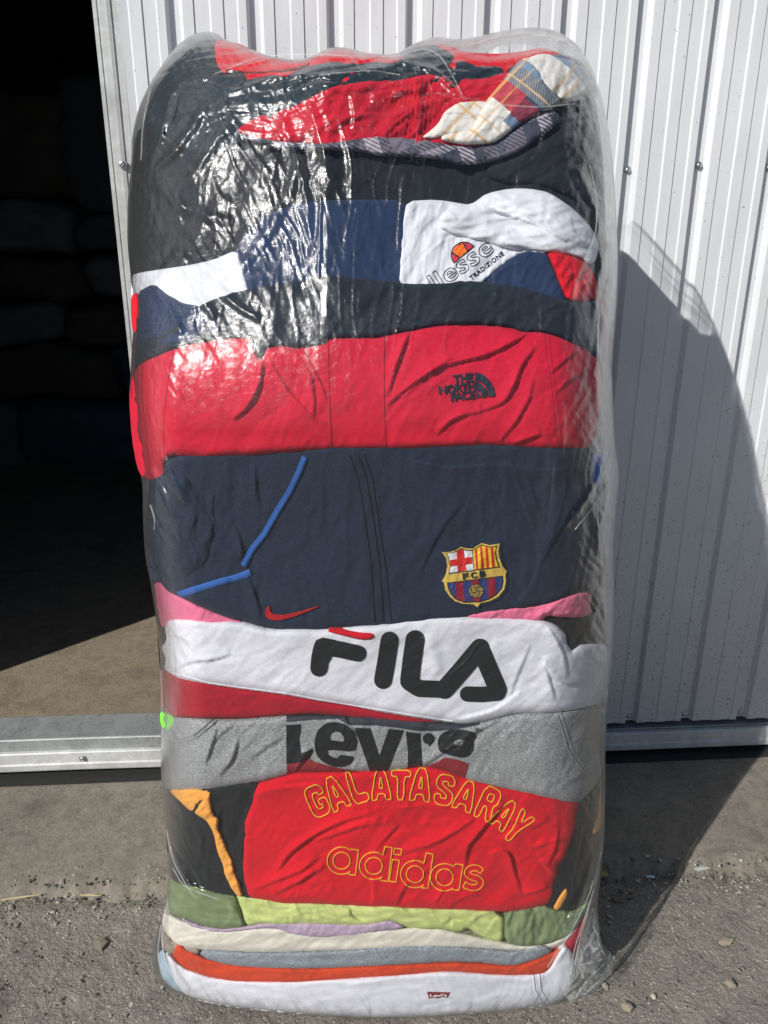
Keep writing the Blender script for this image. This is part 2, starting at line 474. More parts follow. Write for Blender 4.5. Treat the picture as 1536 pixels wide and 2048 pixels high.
# black hoodie across the upper third
g = garment('hoodie', 720, 480, 'plain black hoodie spread across the upper third under the plaid shirts', 'hoodie')
hd = patch('body', [(322,150),(345,122),(420,105),(560,150),(760,150),(960,150),(1110,150),(1160,140),(1190,190),(1203,280),(1210,400),(1213,520),(1200,620),(1100,640),(900,640),(700,640),
    (420,640),(262,600),(259,480),(262,380),(272,300),(288,235)], F['black_cotton'], g, layer=0, r=30, amp=5, ang=80, along=160, across=60, sd=2,
    fold=[([(965,300),(1000,350),(1060,370),(1150,350)],9,18,1),([(990,310),(1040,260),(1120,230),(1190,215)],10,20,1),
          ([(640,330),(660,420),(650,520)],4,18,0),([(520,200),(450,260),(430,330)],8,22,1),([(820,330),(900,370),(1000,385)],4,16,1)])
patch('hood_fold', [(968,335),(1030,312),(1085,280),(1130,240),(1185,205),(1203,280),(1207,380),(1203,430),(1150,400),(1090,372),(1010,366),(975,358)],
      F['black_cotton'], g, layer=9, r=26, rd=.02, amp=4, ang=30, sd=9, back=1.2)
patch('sleeve', [(272,262),(300,250),(345,270),(400,330),(430,420),(430,500),(325,535),(266,548),(262,450),(264,350)], F['black_cotton'], g, layer=6, r=30, amp=4, ang=60, sd=14, back=1.25)

# dark teal jacket with red lining on top
g = garment('shell_jacket', 600, 170, 'dark teal shell jacket with red lining, topmost in the bale with humps left and middle', 'jacket')
patch('lining', [(424,80),(470,84),(520,106),(565,124),(615,124),(640,107),(680,97),(745,110),(800,117),(850,98),(890,86),(925,104),(990,108),(1040,104),(1085,94),(1130,110),(1120,190),(960,200),(700,190),(560,180),(440,165)],
      F['redcotton'], g, layer=2, r=16, amp=3, ang=0, along=120, across=18, sd=3)
tj = patch('shell', [(305,250),(290,255),(290,210),(310,165),(342,118),(376,80),(400,66),(428,72),(432,140),(500,152),(565,146),(625,128),(660,122),(740,122),(795,124),(832,95),(862,88),(890,97),(925,118),(965,128),(1010,126),(1045,112),
    (1050,150),(1020,170),(960,185),(908,180),(858,170),(808,180),(740,190),(670,200),(600,240),(540,262),(490,285),(430,320),(360,300)], F['teal'], g, layer=6, r=18, amp=6, ang=25, along=130, across=30, sd=5,
    fold=[([(320,190),(350,140),(410,110)],8,16,1),([(360,240),(420,190),(520,175)],9,18,1),([(830,110),(880,120),(930,150)],7,12,1),([(700,150),(760,145),(820,150)],5,8,1)])
patch('lining_strip', [(432,75),(470,86),(515,106),(560,124),(622,124),(612,134),(560,143),(500,146),(436,138)], F['redcotton'], g, layer=11, r=12, rd=.012, amp=3, ang=-20, sd=6, back=1.2)
patch('sleeve', [(300,262),(304,205),(326,168),(350,160),(362,200),(345,250),(318,290)], F['teal'], g, layer=12, r=20, amp=5, ang=65, along=60, across=14, sd=21, back=1.2)

# red cable-knit sweater
rk = single('knit_sweater', [(468,262),(501,233),(568,213),(629,186),(670,169),(750,158),(808,155),(858,147),(909,147),(960,157),(1021,142),(1060,140),(1060,230),(980,300),(840,300),(740,292),(653,293),(568,290),(500,278)],
    F['redknit'], 'deep red cable knit sweater between the dark teal jacket and the grey plaid', 'sweater', 760, 230, layer=10, r=18, rd=.02, amp=6, ang=25, along=120, across=30, sd=8,
    wr=lambda X, Y, t: .0016*np.sin((X+.15*Y)*2*pi/9)*np.exp(-((X-840)/45)**2) + .006*np.exp(-((X-836)/10)**2)*np.clip(t/10, 0, 1),
    fold=[([(560,262),(640,240),(720,225),(800,230)],8,16,1),([(750,270),(790,225),(830,205),(900,190)],9,12,1),([(770,272),(800,240),(830,225)],8,10,-1),([(640,200),(720,190),(860,170)],5,12,1),([(880,215),(930,190),(1000,175)],7,12,1)])

# grey plaid shirt
def plaid_grey():
    m, nt, b = nodes('grey_plaid_flannel'); v = coords(nt)
    sep = nt.nodes.new('ShaderNodeSeparateXYZ'); lk(nt, mapping(nt, v, (1, 1, 1), (0, .35, 0)), sep.inputs[0])
    def wave(o, per, ph=0):
        mt = N(nt, 'ShaderNodeMath', operation='MULTIPLY_ADD'); lk(nt, o, mt.inputs[0]); mt.inputs[1].default_value = 1/per; mt.inputs[2].default_value = ph+50
        fr = N(nt, 'ShaderNodeMath', operation='FRACT'); lk(nt, mt.outputs[0], fr.inputs[0]); return fr.outputs[0]
    a = ramp(nt, wave(sep.outputs[0], .105, .25), [(0, (.20, .17, .22)), (.26, (.045, .05, .075)), (.46, (.52, .46, .52)), (.62, (.05, .055, .08)), (.74, (.20, .17, .22)), (.9, (.09, .10, .14))], 'CONSTANT')
    c = ramp(nt, wave(sep.outputs[2], .07), [(0, (.17, .15, .19)), (.4, (.05, .055, .08)), (.72, (.40, .37, .42)), (.85, (.05, .06, .08))], 'CONSTANT')
    tw = N(nt, 'ShaderNodeMath', operation='ADD'); lk(nt, sep.outputs[0], tw.inputs[0]); lk(nt, sep.outputs[2], tw.inputs[1])
    f = ramp(nt, wave(tw.outputs[0], .0062), [(0, (.12, .12, .12)), (.5, (.9, .9, .9))], 'CONSTANT')
    col = mixc(nt, f, a, c); lk(nt, col, b.inputs['Base Color']); b.inputs['Roughness'].default_value = .95
    bump(nt, noise(nt, v, 500, 3), .5, .002, b); return m
gp = single('plaid_shirt', [(470,268),(568,284),(653,288),(740,270),(790,274),(842,278),(885,284),(905,289),(960,292),(1000,282),(1045,246),(1089,222),(1115,224),(1124,243),(1078,276),(1028,309),(970,327),(916,329),(900,322),(842,312),(767,312),(720,302),(653,300),(568,298),(500,284)],
    plaid_grey(), 'grey and charcoal plaid flannel shirt, a narrow band under the red knit', 'shirt', 860, 300, layer=16, r=14, rd=.014, amp=3, sd=3, back=1.15)

# white, blue and red flannel shirt
def flannel(name, colorsA, colorsB, split, lines):
    """checks laid across the sleeve: U runs up the sleeve, W across it (both in cloth units)"""
    m, nt, b = nodes(name); v = coords(nt)
    sep = nt.nodes.new('ShaderNodeSeparateXYZ'); lk(nt, v, sep.inputs[0])
    P = np.array([(905., 287.), (1085., 115.), (1100., 287.)]); Wd = at_y(P[:, 0], P[:, 1], np.full(3, 1.1))-np.array(GL(1000, 200))
    A_ = np.stack([Wd[:, 0], Wd[:, 2], np.ones(3)], 1)
    cu = np.linalg.solve(A_, ((P[:, 0]-905)*.68+(287-P[:, 1])*.73)/300); cw = np.linalg.solve(A_, ((P[:, 0]-905)*.73+(P[:, 1]-287)*.68+60)/250)
    def lin(k, s_=1):
        m1 = N(nt, 'ShaderNodeMath', operation='MULTIPLY'); lk(nt, sep.outputs[0], m1.inputs[0]); m1.inputs[1].default_value = k[0]*s_
        m2 = N(nt, 'ShaderNodeMath', operation='MULTIPLY_ADD'); lk(nt, sep.outputs[2], m2.inputs[0]); m2.inputs[1].default_value = k[1]*s_; lk(nt, m1.outputs[0], m2.inputs[2])
        m3 = N(nt, 'ShaderNodeMath', operation='ADD'); lk(nt, m2.outputs[0], m3.inputs[0]); m3.inputs[1].default_value = k[2]*s_; return m3.outputs[0]
    U = lin(cu); W_ = lin(cw)
    col = mixc(nt, ramp(nt, W_, [(0, (0, 0, 0)), (split, (1, 1, 1))], 'CONSTANT'), ramp(nt, U, colorsA, 'CONSTANT'), ramp(nt, U, colorsB, 'CONSTANT'))
    for (o, p0, p1, f) in lines:
        q = ramp(nt, U if o == 'u' else W_, [(0, (0, 0, 0)), (p0, (f, f, f)), (p1, (0, 0, 0))], 'CONSTANT')
        col = mixc(nt, q, col, (.66, .38, .10))
    ad = N(nt, 'ShaderNodeMath', operation='ADD'); lk(nt, U, ad.inputs[0]); lk(nt, W_, ad.inputs[1])
    ml = N(nt, 'ShaderNodeMath', operation='MULTIPLY'); lk(nt, ad.outputs[0], ml.inputs[0]); ml.inputs[1].default_value = 60
    fr = N(nt, 'ShaderNodeMath', operation='FRACT'); lk(nt, ml.outputs[0], fr.inputs[0])
    tw = ramp(nt, fr.outputs[0], [(0, (0, 0, 0)), (.5, (.45, .45, .45))], 'CONSTANT')
    gy = ramp(nt, U, [(0, (.12, .12, .12)), (.52, (1, 1, 1)), (.675, (.35, .35, .35))], 'CONSTANT')
    col = mixc(nt, mixc(nt, 1., tw, gy, 'MULTIPLY'), col, (.72, .70, .68))
    lk(nt, col, b.inputs['Base Color']); b.inputs['Roughness'].default_value = .95
    bump(nt, noise(nt, v, 600, 3), .4, .0015, b); return m
WH = (.74, .71, .66)
fm = flannel('plaid_flannel_white_red', [(0, WH), (.36, (.48, .04, .06)), (.52, (.08, .09, .14)), (.675, (.14, .26, .40)), (.75, WH)],
    [(0, WH), (.28, (.14, .22, .32)), (.35, (.22, .015, .05)), (.50, (.012, .045, .085)), (.76, (.05, .12, .2))], .41,
    [('u', .083, .105, .8), ('u', .20, .215, .5), ('u', .565, .58, .9), ('w', .20, .225, .7), ('w', .30, .315, .5)])
fm2 = flannel('plaid_flannel_white', [(0, WH), (.935, (.10, .20, .34))], [(0, WH), (.935, (.10, .20, .34))], .5,
    [('u', .17, .19, .7), ('w', .52, .55, .7), ('w', .62, .65, .6), ('w', .72, .745, .6), ('u', .25, .262, .6), ('w', .14, .165, .6)])
g = empty('plaid_shirt', GL(1000, 200), 'white flannel shirt with blue, red and mustard plaid at the upper right', 'shirt', 'folded clothes pressed together in the clear bale')
patch('cuff', [(842,276),(860,262),(877,247),(889,223),(916,203),(957,202),(985,205),(970,245),(940,270),(886,272),(870,279)], fm2, g, layer=17, r=12, rd=.012, amp=3, ang=40, sd=4, back=1.18)
patch('collar', [(1040,122),(1062,113),(1082,107),(1108,109),(1146,120),(1178,146),(1187,176),(1172,190),(1138,206),(1100,190),(1072,160)], fm2, g, layer=20, r=20, rd=.02, amp=5, ang=60, along=40, across=14, sd=12, back=1.2)
patch('sleeve', [(883,281),(883,271),(910,262),(940,262),(957,230),(974,199),(997,172),(1028,132),(1045,117),(1063,114),(1080,140),(1100,175),(1128,200),(1099,221),(1089,222),(1038,250),(997,281),(977,288),(940,290),(905,287)], fm, g,
      layer=24, r=18, rd=.018, amp=3, ang=48, along=90, across=25, sd=5, back=1.18, fold=[([(935,285),(950,265),(975,245),(1000,215)],5,10,1)])
patch('shoulder', [(1095,112),(1130,108),(1168,125),(1192,165),(1196,195),(1172,196),(1184,176),(1172,145),(1140,122)], F['navyblue'], g, layer=14, r=14, amp=3, sd=7, back=1.2)

# colour-block sweatshirt: navy centre, white panels, red cuffs
g = garment('sweatshirt', 720, 590, 'navy and white colour block sweatshirt with orange half ball print and red cuffs', 'sweatshirt')
patch('front_panel', [(470,498),(497,462),(540,425),(590,408),(640,401),(720,399),(808,400),(815,440),(808,520),(800,600),(640,620),(500,620),(486,540)], F['navyblue'], g, layer=14, r=14, rd=.012, amp=3, ang=80, along=120, across=50, sd=3,
      back=1.25, fold=[([(652,420),(655,500),(652,600)],3,10,1)])
patch('left_panel', [(262,551),(280,545),(325,538),(380,530),(426,520),(474,499),(486,532),(498,578),(520,620),(400,640),(270,640),(262,600)], F['white_cotton'], g, layer=12, r=12, rd=.012, amp=4, ang=-40, along=80, across=20, sd=11, back=1.25,
      fold=[([(310,570),(340,548),(400,530)],5,8,1),([(335,592),(360,560),(352,545)],4,8,-1)])
wp = patch('chest_panel', [(797,575),(800,500),(806,440),(814,402),(875,399),(935,409),(990,420),(1080,450),(1100,510),(1045,505),(1004,532),(967,563),(940,590),(860,600)], F['white_cotton'], g, layer=15, r=10, rd=.008, amp=3.2, ang=55, along=70, across=22, sd=6,
      back=1.2, fold=[([(822,560),(838,520),(862,498),(880,480),(905,472)],5,12,1),([(835,440),(850,470),(862,500)],4,14,0)])
patch('sleeve_fold', [(905,470),(875,455),(880,430),(905,412),(935,409),(952,404),(975,386),(1020,377),(1060,377),(1100,385),(1150,420),(1185,458),(1198,490),(1193,520),(1178,530),(1162,516),(1139,509),(1092,504),(1045,504),(1000,494),(960,482),(925,474)],
      F['white_cotton'], g, layer=24, r=20, rd=.018, amp=6, ang=-15, along=90, across=26, sd=17, back=1.2,
      fold=[([(950,406),(1010,430),(1060,445),(1130,480),(1165,510)],6,14,-1),([(1083,382),(1085,420),(1078,455)],2.5,5,0),([(1140,430),(1150,465),(1170,490)],5,10,1),([(920,430),(960,440),(1000,470)],4,14,0)])
np_ = patch('side_panel', [(967,563),(1004,531),(1045,502),(1092,503),(1104,530),(1130,592),(1140,625),(1000,610)], F['navyblue'], g, layer=16, r=8, rd=.008, amp=3, sd=8, back=1.2, fold=[([(1040,560),(1050,530),(1070,510)],5,10,1)])
patch('cuff', [(1092,503),(1120,502),(1142,508),(1172,524),(1188,545),(1196,575),(1190,598),(1165,606),(1142,604),(1128,592),(1104,530)], F['redcotton'], g, layer=19, r=16, rd=.015, amp=5, ang=60, along=30, across=9, sd=9, back=1.2,
      fold=[([(1145,600),(1155,575),(1150,555)],6,7,1),([(1160,602),(1160,575),(1185,562)],6,7,-1),([(1120,520),(1140,545),(1170,550)],4,8,1)])
patch('side_panel', [(274,584),(308,567),(322,578),(337,592),(366,607),(405,612),(460,660),(380,690),(272,690),(277,640)], F['navyblue'], g, layer=20, r=12, rd=.012, amp=3, sd=18, back=1.2)
patch('cuff', [(262,592),(274,583),(277,605),(281,626),(275,640),(274,662),(266,668),(262,630)], F['redcotton'], g, layer=21, r=10, rd=.01, amp=3, sd=19, back=1.2)
patch('cuff', [(1188,588),(1210,583),(1216,640),(1212,720),(1198,712),(1192,640)], F['wine'], g, layer=4, r=14, rd=.01, amp=4, ang=70, sd=20, back=1.2)
# half ball emblem and lettering
def rot(p, ang, c, s=1.):
    a = radians(ang); p = np.asarray(p, float)
    return np.stack([c[0]+s*(p[:, 0]*cos(a)-p[:, 1]*sin(a)), c[1]-s*(p[:, 0]*sin(a)+p[:, 1]*cos(a))], 1)
def arc(r, a0, a1, n=16, cx=0, cy=0): return [(cx+r*cos(radians(t)), cy+r*sin(radians(t))) for t in np.linspace(a0, a1, n)]
bc = (928.5, 510)
decal('emblem', [rot(arc(27, 0, 180), 39, bc)], PR['ink'], g, wp, .8, grid=3)
decal('emblem_centre', [rot([(-9.5,2),(-14,19)]+arc(24.5, 127, 58, 8)+[(12,20),(8,2)], 39, bc)], PR['ball_orange'], g, wp, 1.6, grid=3)
decal('emblem_side', [rot([(-12,2),(-17,16)]+arc(24.5, 138, 176, 6), 39, bc)], PR['ball_red'], g, wp, 1.6, grid=3)
decal('emblem_side', [rot([(11,2),(15,18)]+arc(24.5, 50, 4, 6), 39, bc)], PR['ball_red'], g, wp, 1.6, grid=3)
V_, Fa_, L_ = text_mesh('ellesse', .012, 1.02); bb_ = (V_.min(0), V_.max(0))
JTOP = [(760,566),(797,566),(820,568),(841,567),(882,565),(929,559),(967,562),(1000,640),(760,640)]
L_ = [text_map(l, (844, 605), 35, 178, 37, bb_, .05) for l in L_]
L_ = [l for l in L_ if l[:, 0].min() > 846]
thread('outline_lettering', L_, 2.0, PR['ink'], g, wp, True, .4, .3)
word('small_lettering', 'TRADIZIONE', (943, 561), 38, 84, 9.5, PR['ink'], g, wp, .03, 1.0, 1.1)

# black and red shell jacket
g = garment('shell_jacket', 730, 900, 'crimson shell jacket with black shoulders and small dark chest embroidery', 'jacket')
yk = patch('yoke', [(268,740),(270,690),(276,655),(345,647),(375,628),(403,609),(426,599),(460,585),(500,576),(560,566),(600,561),(653,548),(740,557),(797,565),(841,567),(882,565),(929,559),(980,564),(1040,572),(1086,584),(1130,598),(1165,604),(1195,598),(1207,650),(1209,730),
    (1194,716),(1163,693),(1112,672),(1075,662),(1045,666),(1028,658),(977,650),(916,649),(875,652),(818,662),(774,671),(740,674),(660,677),(640,690),(596,699),(568,693),(531,698),(524,724),(510,700),(501,676),(447,678),(372,691),(332,705),(281,728),(262,750)],
    F['black'], g, layer=21, r=16, rd=.016, amp=4, ang=30, along=120, across=40, sd=4, back=1.2,
    fold=[([(785,660),(796,610),(812,575)],6,12,1),([(1086,620),(1120,600),(1165,606)],7,12,1),([(900,620),(960,612),(1060,625)],4,14,1)])
RB = [(258,800),(262,748),(281,724),(332,701),(372,687),(447,674),(501,672),(512,700),(524,722),(531,694),(568,689),(596,696),(653,686),(656,674),(750,674),(774,669),(818,660),(875,650),(916,647),(977,648),(1028,655),(1045,663),(1075,660),(1112,669),(1163,691),(1194,714),(1206,727),
      (1203,800),(1196,850),(1182,899),(1120,900),(1045,899),(977,893),(909,896),(808,900),(740,900),(663,900),(568,908),(467,915),(392,918),(340,910),(330,930),(335,950),(318,962),(300,962),(284,955),(274,935),(264,880)]
rb = patch('body', RB, F['red'], g, layer=20, r=22, rd=.022, amp=2.0, cr=.55, fk=.85, ang=40, along=110, across=40, sd=5,
    fold=[([(777,795),(790,740),(808,694),(821,662)],8,12,-1),([(775,812),(820,772),(869,741),(906,716)],8,11,-1),([(850,748),(902,728),(977,711),(1038,680),(1064,662)],9,13,-1),
      ([(800,800),(850,760),(880,745)],4,10,-1),([(957,826),(1011,806),(1031,768),(1045,730),(1072,694)],9,13,-1),([(875,872),(896,846),(925,831),(965,825)],7,10,-1),([(1025,889),(1060,878),(1084,868)],8,10,-1),
      ([(1100,750),(1130,722),(1160,700)],5,10,-1),([(1110,790),(1140,760),(1180,745)],4,10,-1),([(785,850),(830,830),(870,845)],3,14,0),([(1000,885),(1030,850),(1060,800),(1068,760)],6,12,-1),
      ([(528,716),(522,765),(498,815),(466,842)],9,15,1),([(536,712),(575,780),(622,830),(656,845)],6,9,1),([(590,700),(622,745),(630,800),(628,835)],6,9,1),([(604,696),(640,760),(655,800)],5,8,1),
      ([(780,880),(860,890),(960,872)],3,12,0),([(340,890),(450,900),(620,890)],4,14,0)])
thread('stitching', [[(657,676),(658,760),(661,840),(664,898)],[(770,672),(768,740),(769,820),(772,896)]], 2.2, PR['redseam'], g, rb, False, .3, .3)
thread('stitching', [[(1089,668),(1092,700),(1104,780),(1110,840),(1116,894)],[(1098,668),(1101,700),(1112,780),(1118,840),(1124,894)],[(1163,694),(1168,740),(1172,800),(1176,890)]], 1.8, PR['redseam'], g, rb, False, .2, .2)
thread('stitching', [[(344,702),(336,760),(328,830),(326,905)],[(285,735),(284,790),(290,860),(300,930)]], 1.8, PR['redseam'], g, rb, False, .2, .2)
decal('zip_tab', [[(640,584),(652,582),(653,632),(644,633)]], F['white_cotton'], g, yk, 2.0, grid=6)
word('embroidered_lettering', 'THE', (907, 767), 7, 40, 17, PR['nfnavy'], g, rb, .03, 2.3, .9)
word('embroidered_lettering', 'NORTH', (878, 789), 7, 73, 17, PR['nfnavy'], g, rb, .03, 2.3, .9)
word('embroidered_lettering', 'FACE', (902, 803), 7, 49, 17, PR['nfnavy'], g, rb, .03, 2.3, .9)
nc = (953, 795)
def sect(r0, r1): 
    a = [(x, y*1.35) for x, y in arc(r1, 90, 0, 12)]; b_ = [(x, y*1.35) for x, y in arc(r0, 0, 90, 12)]
    return rot(a+b_, 5, nc)
for r0, r1 in ((25, 37), (11, 22.5), (0.3, 8.5)):
    decal('embroidered_arc', [sect(r0, r1)], PR['nfnavy'], g, rb, 2.4, grid=3)

# navy football jacket
g = garment('track_jacket', 740, 1220, 'dark navy zip jacket with royal blue piping and a football club crest', 'jacket')
bj = patch('body', [(300,935),(318,925),(345,912),(392,900),(560,895),(740,880),(1000,880),(1180,885),(1200,900),(1213,930),(1212,970),(1206,1050),(1202,1140),(1200,1200),(1190,1200),(1178,1186),(1146,1191),(1116,1206),(1078,1216),(1028,1222),(990,1228),(960,1236),(902,1244),(808,1252),(740,1256),
    (660,1262),(600,1264),(553,1262),(520,1255),(488,1244),(462,1240),(440,1232),(400,1214),(367,1199),(335,1184),(318,1166),(304,1168),(294,1110),(292,1040),(296,980)], F['navy'], g, layer=17, r=26, rd=.026, amp=3, cr=.45, fk=.6, ang=60, along=140, across=50, sd=6,
    fold=[([(1025,1210),(1062,1172),(1078,1120),(1072,1075),(1045,1009),(1021,931)],8,16,1),([(838,1158),(862,1100),(890,1050),(930,1005)],6,18,-1),([(1078,1140),(1110,1080),(1150,1010),(1190,960)],7,18,-1),
      ([(990,1030),(1010,980),(1000,925)],5,16,1),([(512,930),(512,970),(522,1020)],5,12,1),([(429,985),(424,1020),(436,1060)],5,12,1),([(470,1050),(486,1090),(486,1120)],6,10,1),([(497,1150),(512,1190),(524,1235)],7,12,1),
      ([(351,1040),(350,1100),(356,1155)],6,14,1),([(400,1060),(440,1090),(480,1120)],5,16,0),([(820,920),(900,935),(990,925),(1080,940),(1180,930)],5,14,1),([(1060,960),(1075,1010),(1100,1050)],5,12,1)])
patch('sleeve', [(300,960),(330,945),(380,955),(420,1000),(432,1060),(420,1130),(360,1165),(318,1162),(302,1160),(294,1100),(293,1030)], F['navy'], g, layer=22, r=34, rd=.014, amp=4, ang=75, along=70, across=22, sd=26, back=1.2)
thread('front_seam', [[(699,909),(716,960),(729,1036),(742,1130),(750,1245)],[(716,909),(733,960),(748,1050),(760,1140),(767,1245)],[(728,909),(745,960),(758,1050),(772,1140),(782,1245)]], 2.4, PR['darkthread'], g, bj, False, .8, .5)
pp = [[(610,914),(600,940),(579,984),(553,1026),(528,1070),(505,1098),(487,1132)], [(500,1145),(470,1156),(442,1163),(400,1176),(356,1190)]]
pf = [thread('piping', [q], 13, F['blue'], g, bj, False, 1.6, .9) for q in pp]
thread('piping_stitch', [np.array(q)+[4.0, 1.3] for q in pp]+[np.array(q)-[4.0, 1.3] for q in pp], 1.2, PR['ink'], g, bj, False, 2.3, .3)
decal('piping', [[(1184,908),(1213,909),(1208,940),(1203,962),(1192,984),(1186,950)]], F['blue'], g, bj, 3.0, grid=5)
sw = [(538,1209),(532,1217),(529,1225),(532,1235),(543,1241),(563,1240),(589,1233),(615,1223),(642,1211),(618,1217),(586,1226),(563,1230),(546,1228),(539,1222)]
decal('swoosh', [sw], PR['threadred'], g, bj, 2.6, grid=3, smooth=1)
# crest, read off a 9.6x enlargement
K = lambda L: [(870+x/9.6, 1070+y/9.6) for x, y in L]
outer = K([(110,240),(250,255),(380,220),(480,150),(600,200),(720,195),(800,140),(890,85),(1040,125),(1150,115),(1240,80),(1280,140),(1265,260),(1290,430),(1320,590),(1395,710),(1380,770),(1400,900),(1370,1080),(1240,1230),(1060,1320),(900,1360),(815,1410),(720,1370),(530,1350),(360,1310),(240,1210),(150,1050),(120,935),(60,915),(110,810),(170,660),(160,480),(60,350)])
gold = K([(130,330),(290,325),(400,290),(490,225),(600,255),(720,260),(800,210),(895,155),(1050,195),(1160,180),(1245,160),(1215,290),(1240,450),(1290,590),(1380,705),(1350,750),(1360,880),(1330,1040),(1210,1190),(1050,1270),(880,1310),(815,1385),(730,1330),(540,1320),(390,1275),(280,1180),(200,1060),(170,910),(130,885),(205,760),(235,600),(210,440)])
decal('crest', [outer], F['navy'], g, bj, 2.0, grid=4)
co = bpy.data.objects['crest']
decal('crest_border', [gold], PR['gold'], co, bj, 3.2, grid=3)
decal('crest_field_outline', [K([(205,345),(300,345),(410,310),(495,250),(600,285),(715,290),(800,240),(895,180),(1050,225),(1195,205),(1165,330),(1195,480),(1250,620),(260,750),(285,600),(255,440)])], PR['ink'], co, bj, 3.8, grid=3)
wf = K([(228,355),(310,355),(415,325),(497,270),(600,305),(708,308),(745,670),(275,728),(300,600),(270,440)])
decal('crest_quarter', [wf], PR['crestwhite'], co, bj, 4.4, grid=3)
decal('crest_cross', [K([(415,325),(497,270),(550,290),(600,680),(440,705)])], PR['crestred'], co, bj, 5.0, grid=3)
decal('crest_cross', [K([(285,480),(705,420),(718,550),(295,600)])], PR['crestred'], co, bj, 5.4, grid=3)
yf = K([(722,300),(800,262),(897,205),(1050,245),(1175,228),(1145,340),(1175,490),(1215,605),(760,665)])
decal('crest_quarter', [yf], PR['yellow'], co, bj, 4.4, grid=3)
for a_ in ([(762,292),(800,270),(828,655),(790,660)],[(862,232),(897,210),(935,640),(888,648)],[(965,232),(1005,240),(1038,625),(990,635)],[(1065,245),(1112,240),(1148,612),(1098,620)]):
    decal('crest_stripe', [K(a_)], PR['crestred'], co, bj, 5.0, grid=4)
decal('crest_field_outline', [K([(230,915),(1300,780),(1315,900),(1285,1030),(1180,1150),(1030,1240),(860,1290),(560,1300),(400,1240),(310,1150),(250,1030)])], PR['ink'], co, bj, 3.8, grid=3)
low = K([(250,935),(1285,800),(1295,900),(1268,1020),(1165,1135),(1020,1222),(855,1270),(565,1280),(415,1222),(325,1135),(270,1025)])
decal('crest_field', [low], PR['crestblue'], co, bj, 4.4, grid=3)
for a_ in ([(390,900),(540,900),(575,1290),(415,1290)],[(690,860),(855,840),(880,1290),(730,1290)],[(1010,820),(1160,800),(1180,1290),(1030,1290)]):
    decal('crest_stripe', [K(a_)], PR['maroon'], co, bj, 5.0, grid=3, clip=low)
cc = K([(790, 1073)])[0]
decal('crest_ball', [[(cc[0]+15.2*cos(t), cc[1]+14.2*sin(t)) for t in np.linspace(0, 2*pi, 20)[:-1]]], PR['ink'], co, bj, 5.6, grid=3)
decal('crest_ball', [[(cc[0]+14*cos(t), cc[1]+13*sin(t)) for t in np.linspace(0, 2*pi, 20)[:-1]]], PR['bronze'], co, bj, 6.2, grid=3)
thread('crest_ball_line', [K([(755,950),(770,1010),(790,1060),(840,1080),(930,1075)]), K([(690,1010),(700,1080),(740,1110),(790,1100),(800,1060)]), K([(650,1120),(720,1110),(770,1110)]), K([(780,1020),(850,990),(900,1000)]), K([(850,1080),(860,1130),(800,1180)])], 1.6, PR['ink'], co, bj, False, 6.6, .2)
word('crest_lettering', 'F', K([(535,860)])[0], 6, 11, 13, PR['ink'], co, bj, .05, 4.6)
word('crest_lettering', 'C', K([(695,840)])[0], 6, 12, 13, PR['ink'], co, bj, .05, 4.6)
word('crest_lettering', 'B', K([(865,815)])[0], 6, 12, 13, PR['ink'], co, bj, .05, 4.6)

# pink fleece
g = garment('fleece', 740, 1260, 'pink fleece peeking out left and right under the navy crest jacket', 'fleece')
patch('sleeve', [(309,1168),(316,1160),(322,1162),(335,1180),(367,1195),(405,1213),(445,1228),(490,1242),(480,1262),(400,1262),(322,1262),(312,1220)], F['pink'], g, layer=12, r=18, rd=.02, amp=3, sd=7)
patch('sleeve', [(880,1228),(935,1222),(977,1219),(1028,1212),(1079,1208),(1116,1199),(1146,1186),(1170,1180),(1181,1182),(1187,1192),(1180,1205),(1184,1229),(1156,1236),(1112,1234),(1095,1230),(1079,1245),(1040,1245),(960,1245)], F['pink'], g, layer=13, r=13, rd=.015, amp=4, ang=30, along=40, across=12, sd=8, back=1.2,
      fold=[([(1050,1232),(1090,1222),(1100,1205)],6,8,1),([(1150,1225),(1165,1205),(1160,1190)],5,8,1)])

# dark garment behind white sweatshirt, at both sides
g = garment('sweatshirt', 740, 1300, 'charcoal garment showing as dark slivers beside the white lettered sweatshirt', 'sweatshirt')
patch('body', [(314,1225),(330,1230),(420,1236),(800,1240),(1050,1232),(1185,1222),(1205,1200),(1214,1240),(1214,1310),(1214,1360),(900,1360),(500,1360),(322,1360),(316,1300)], F['black_cotton'], g, layer=4, r=20, amp=4, sd=31)

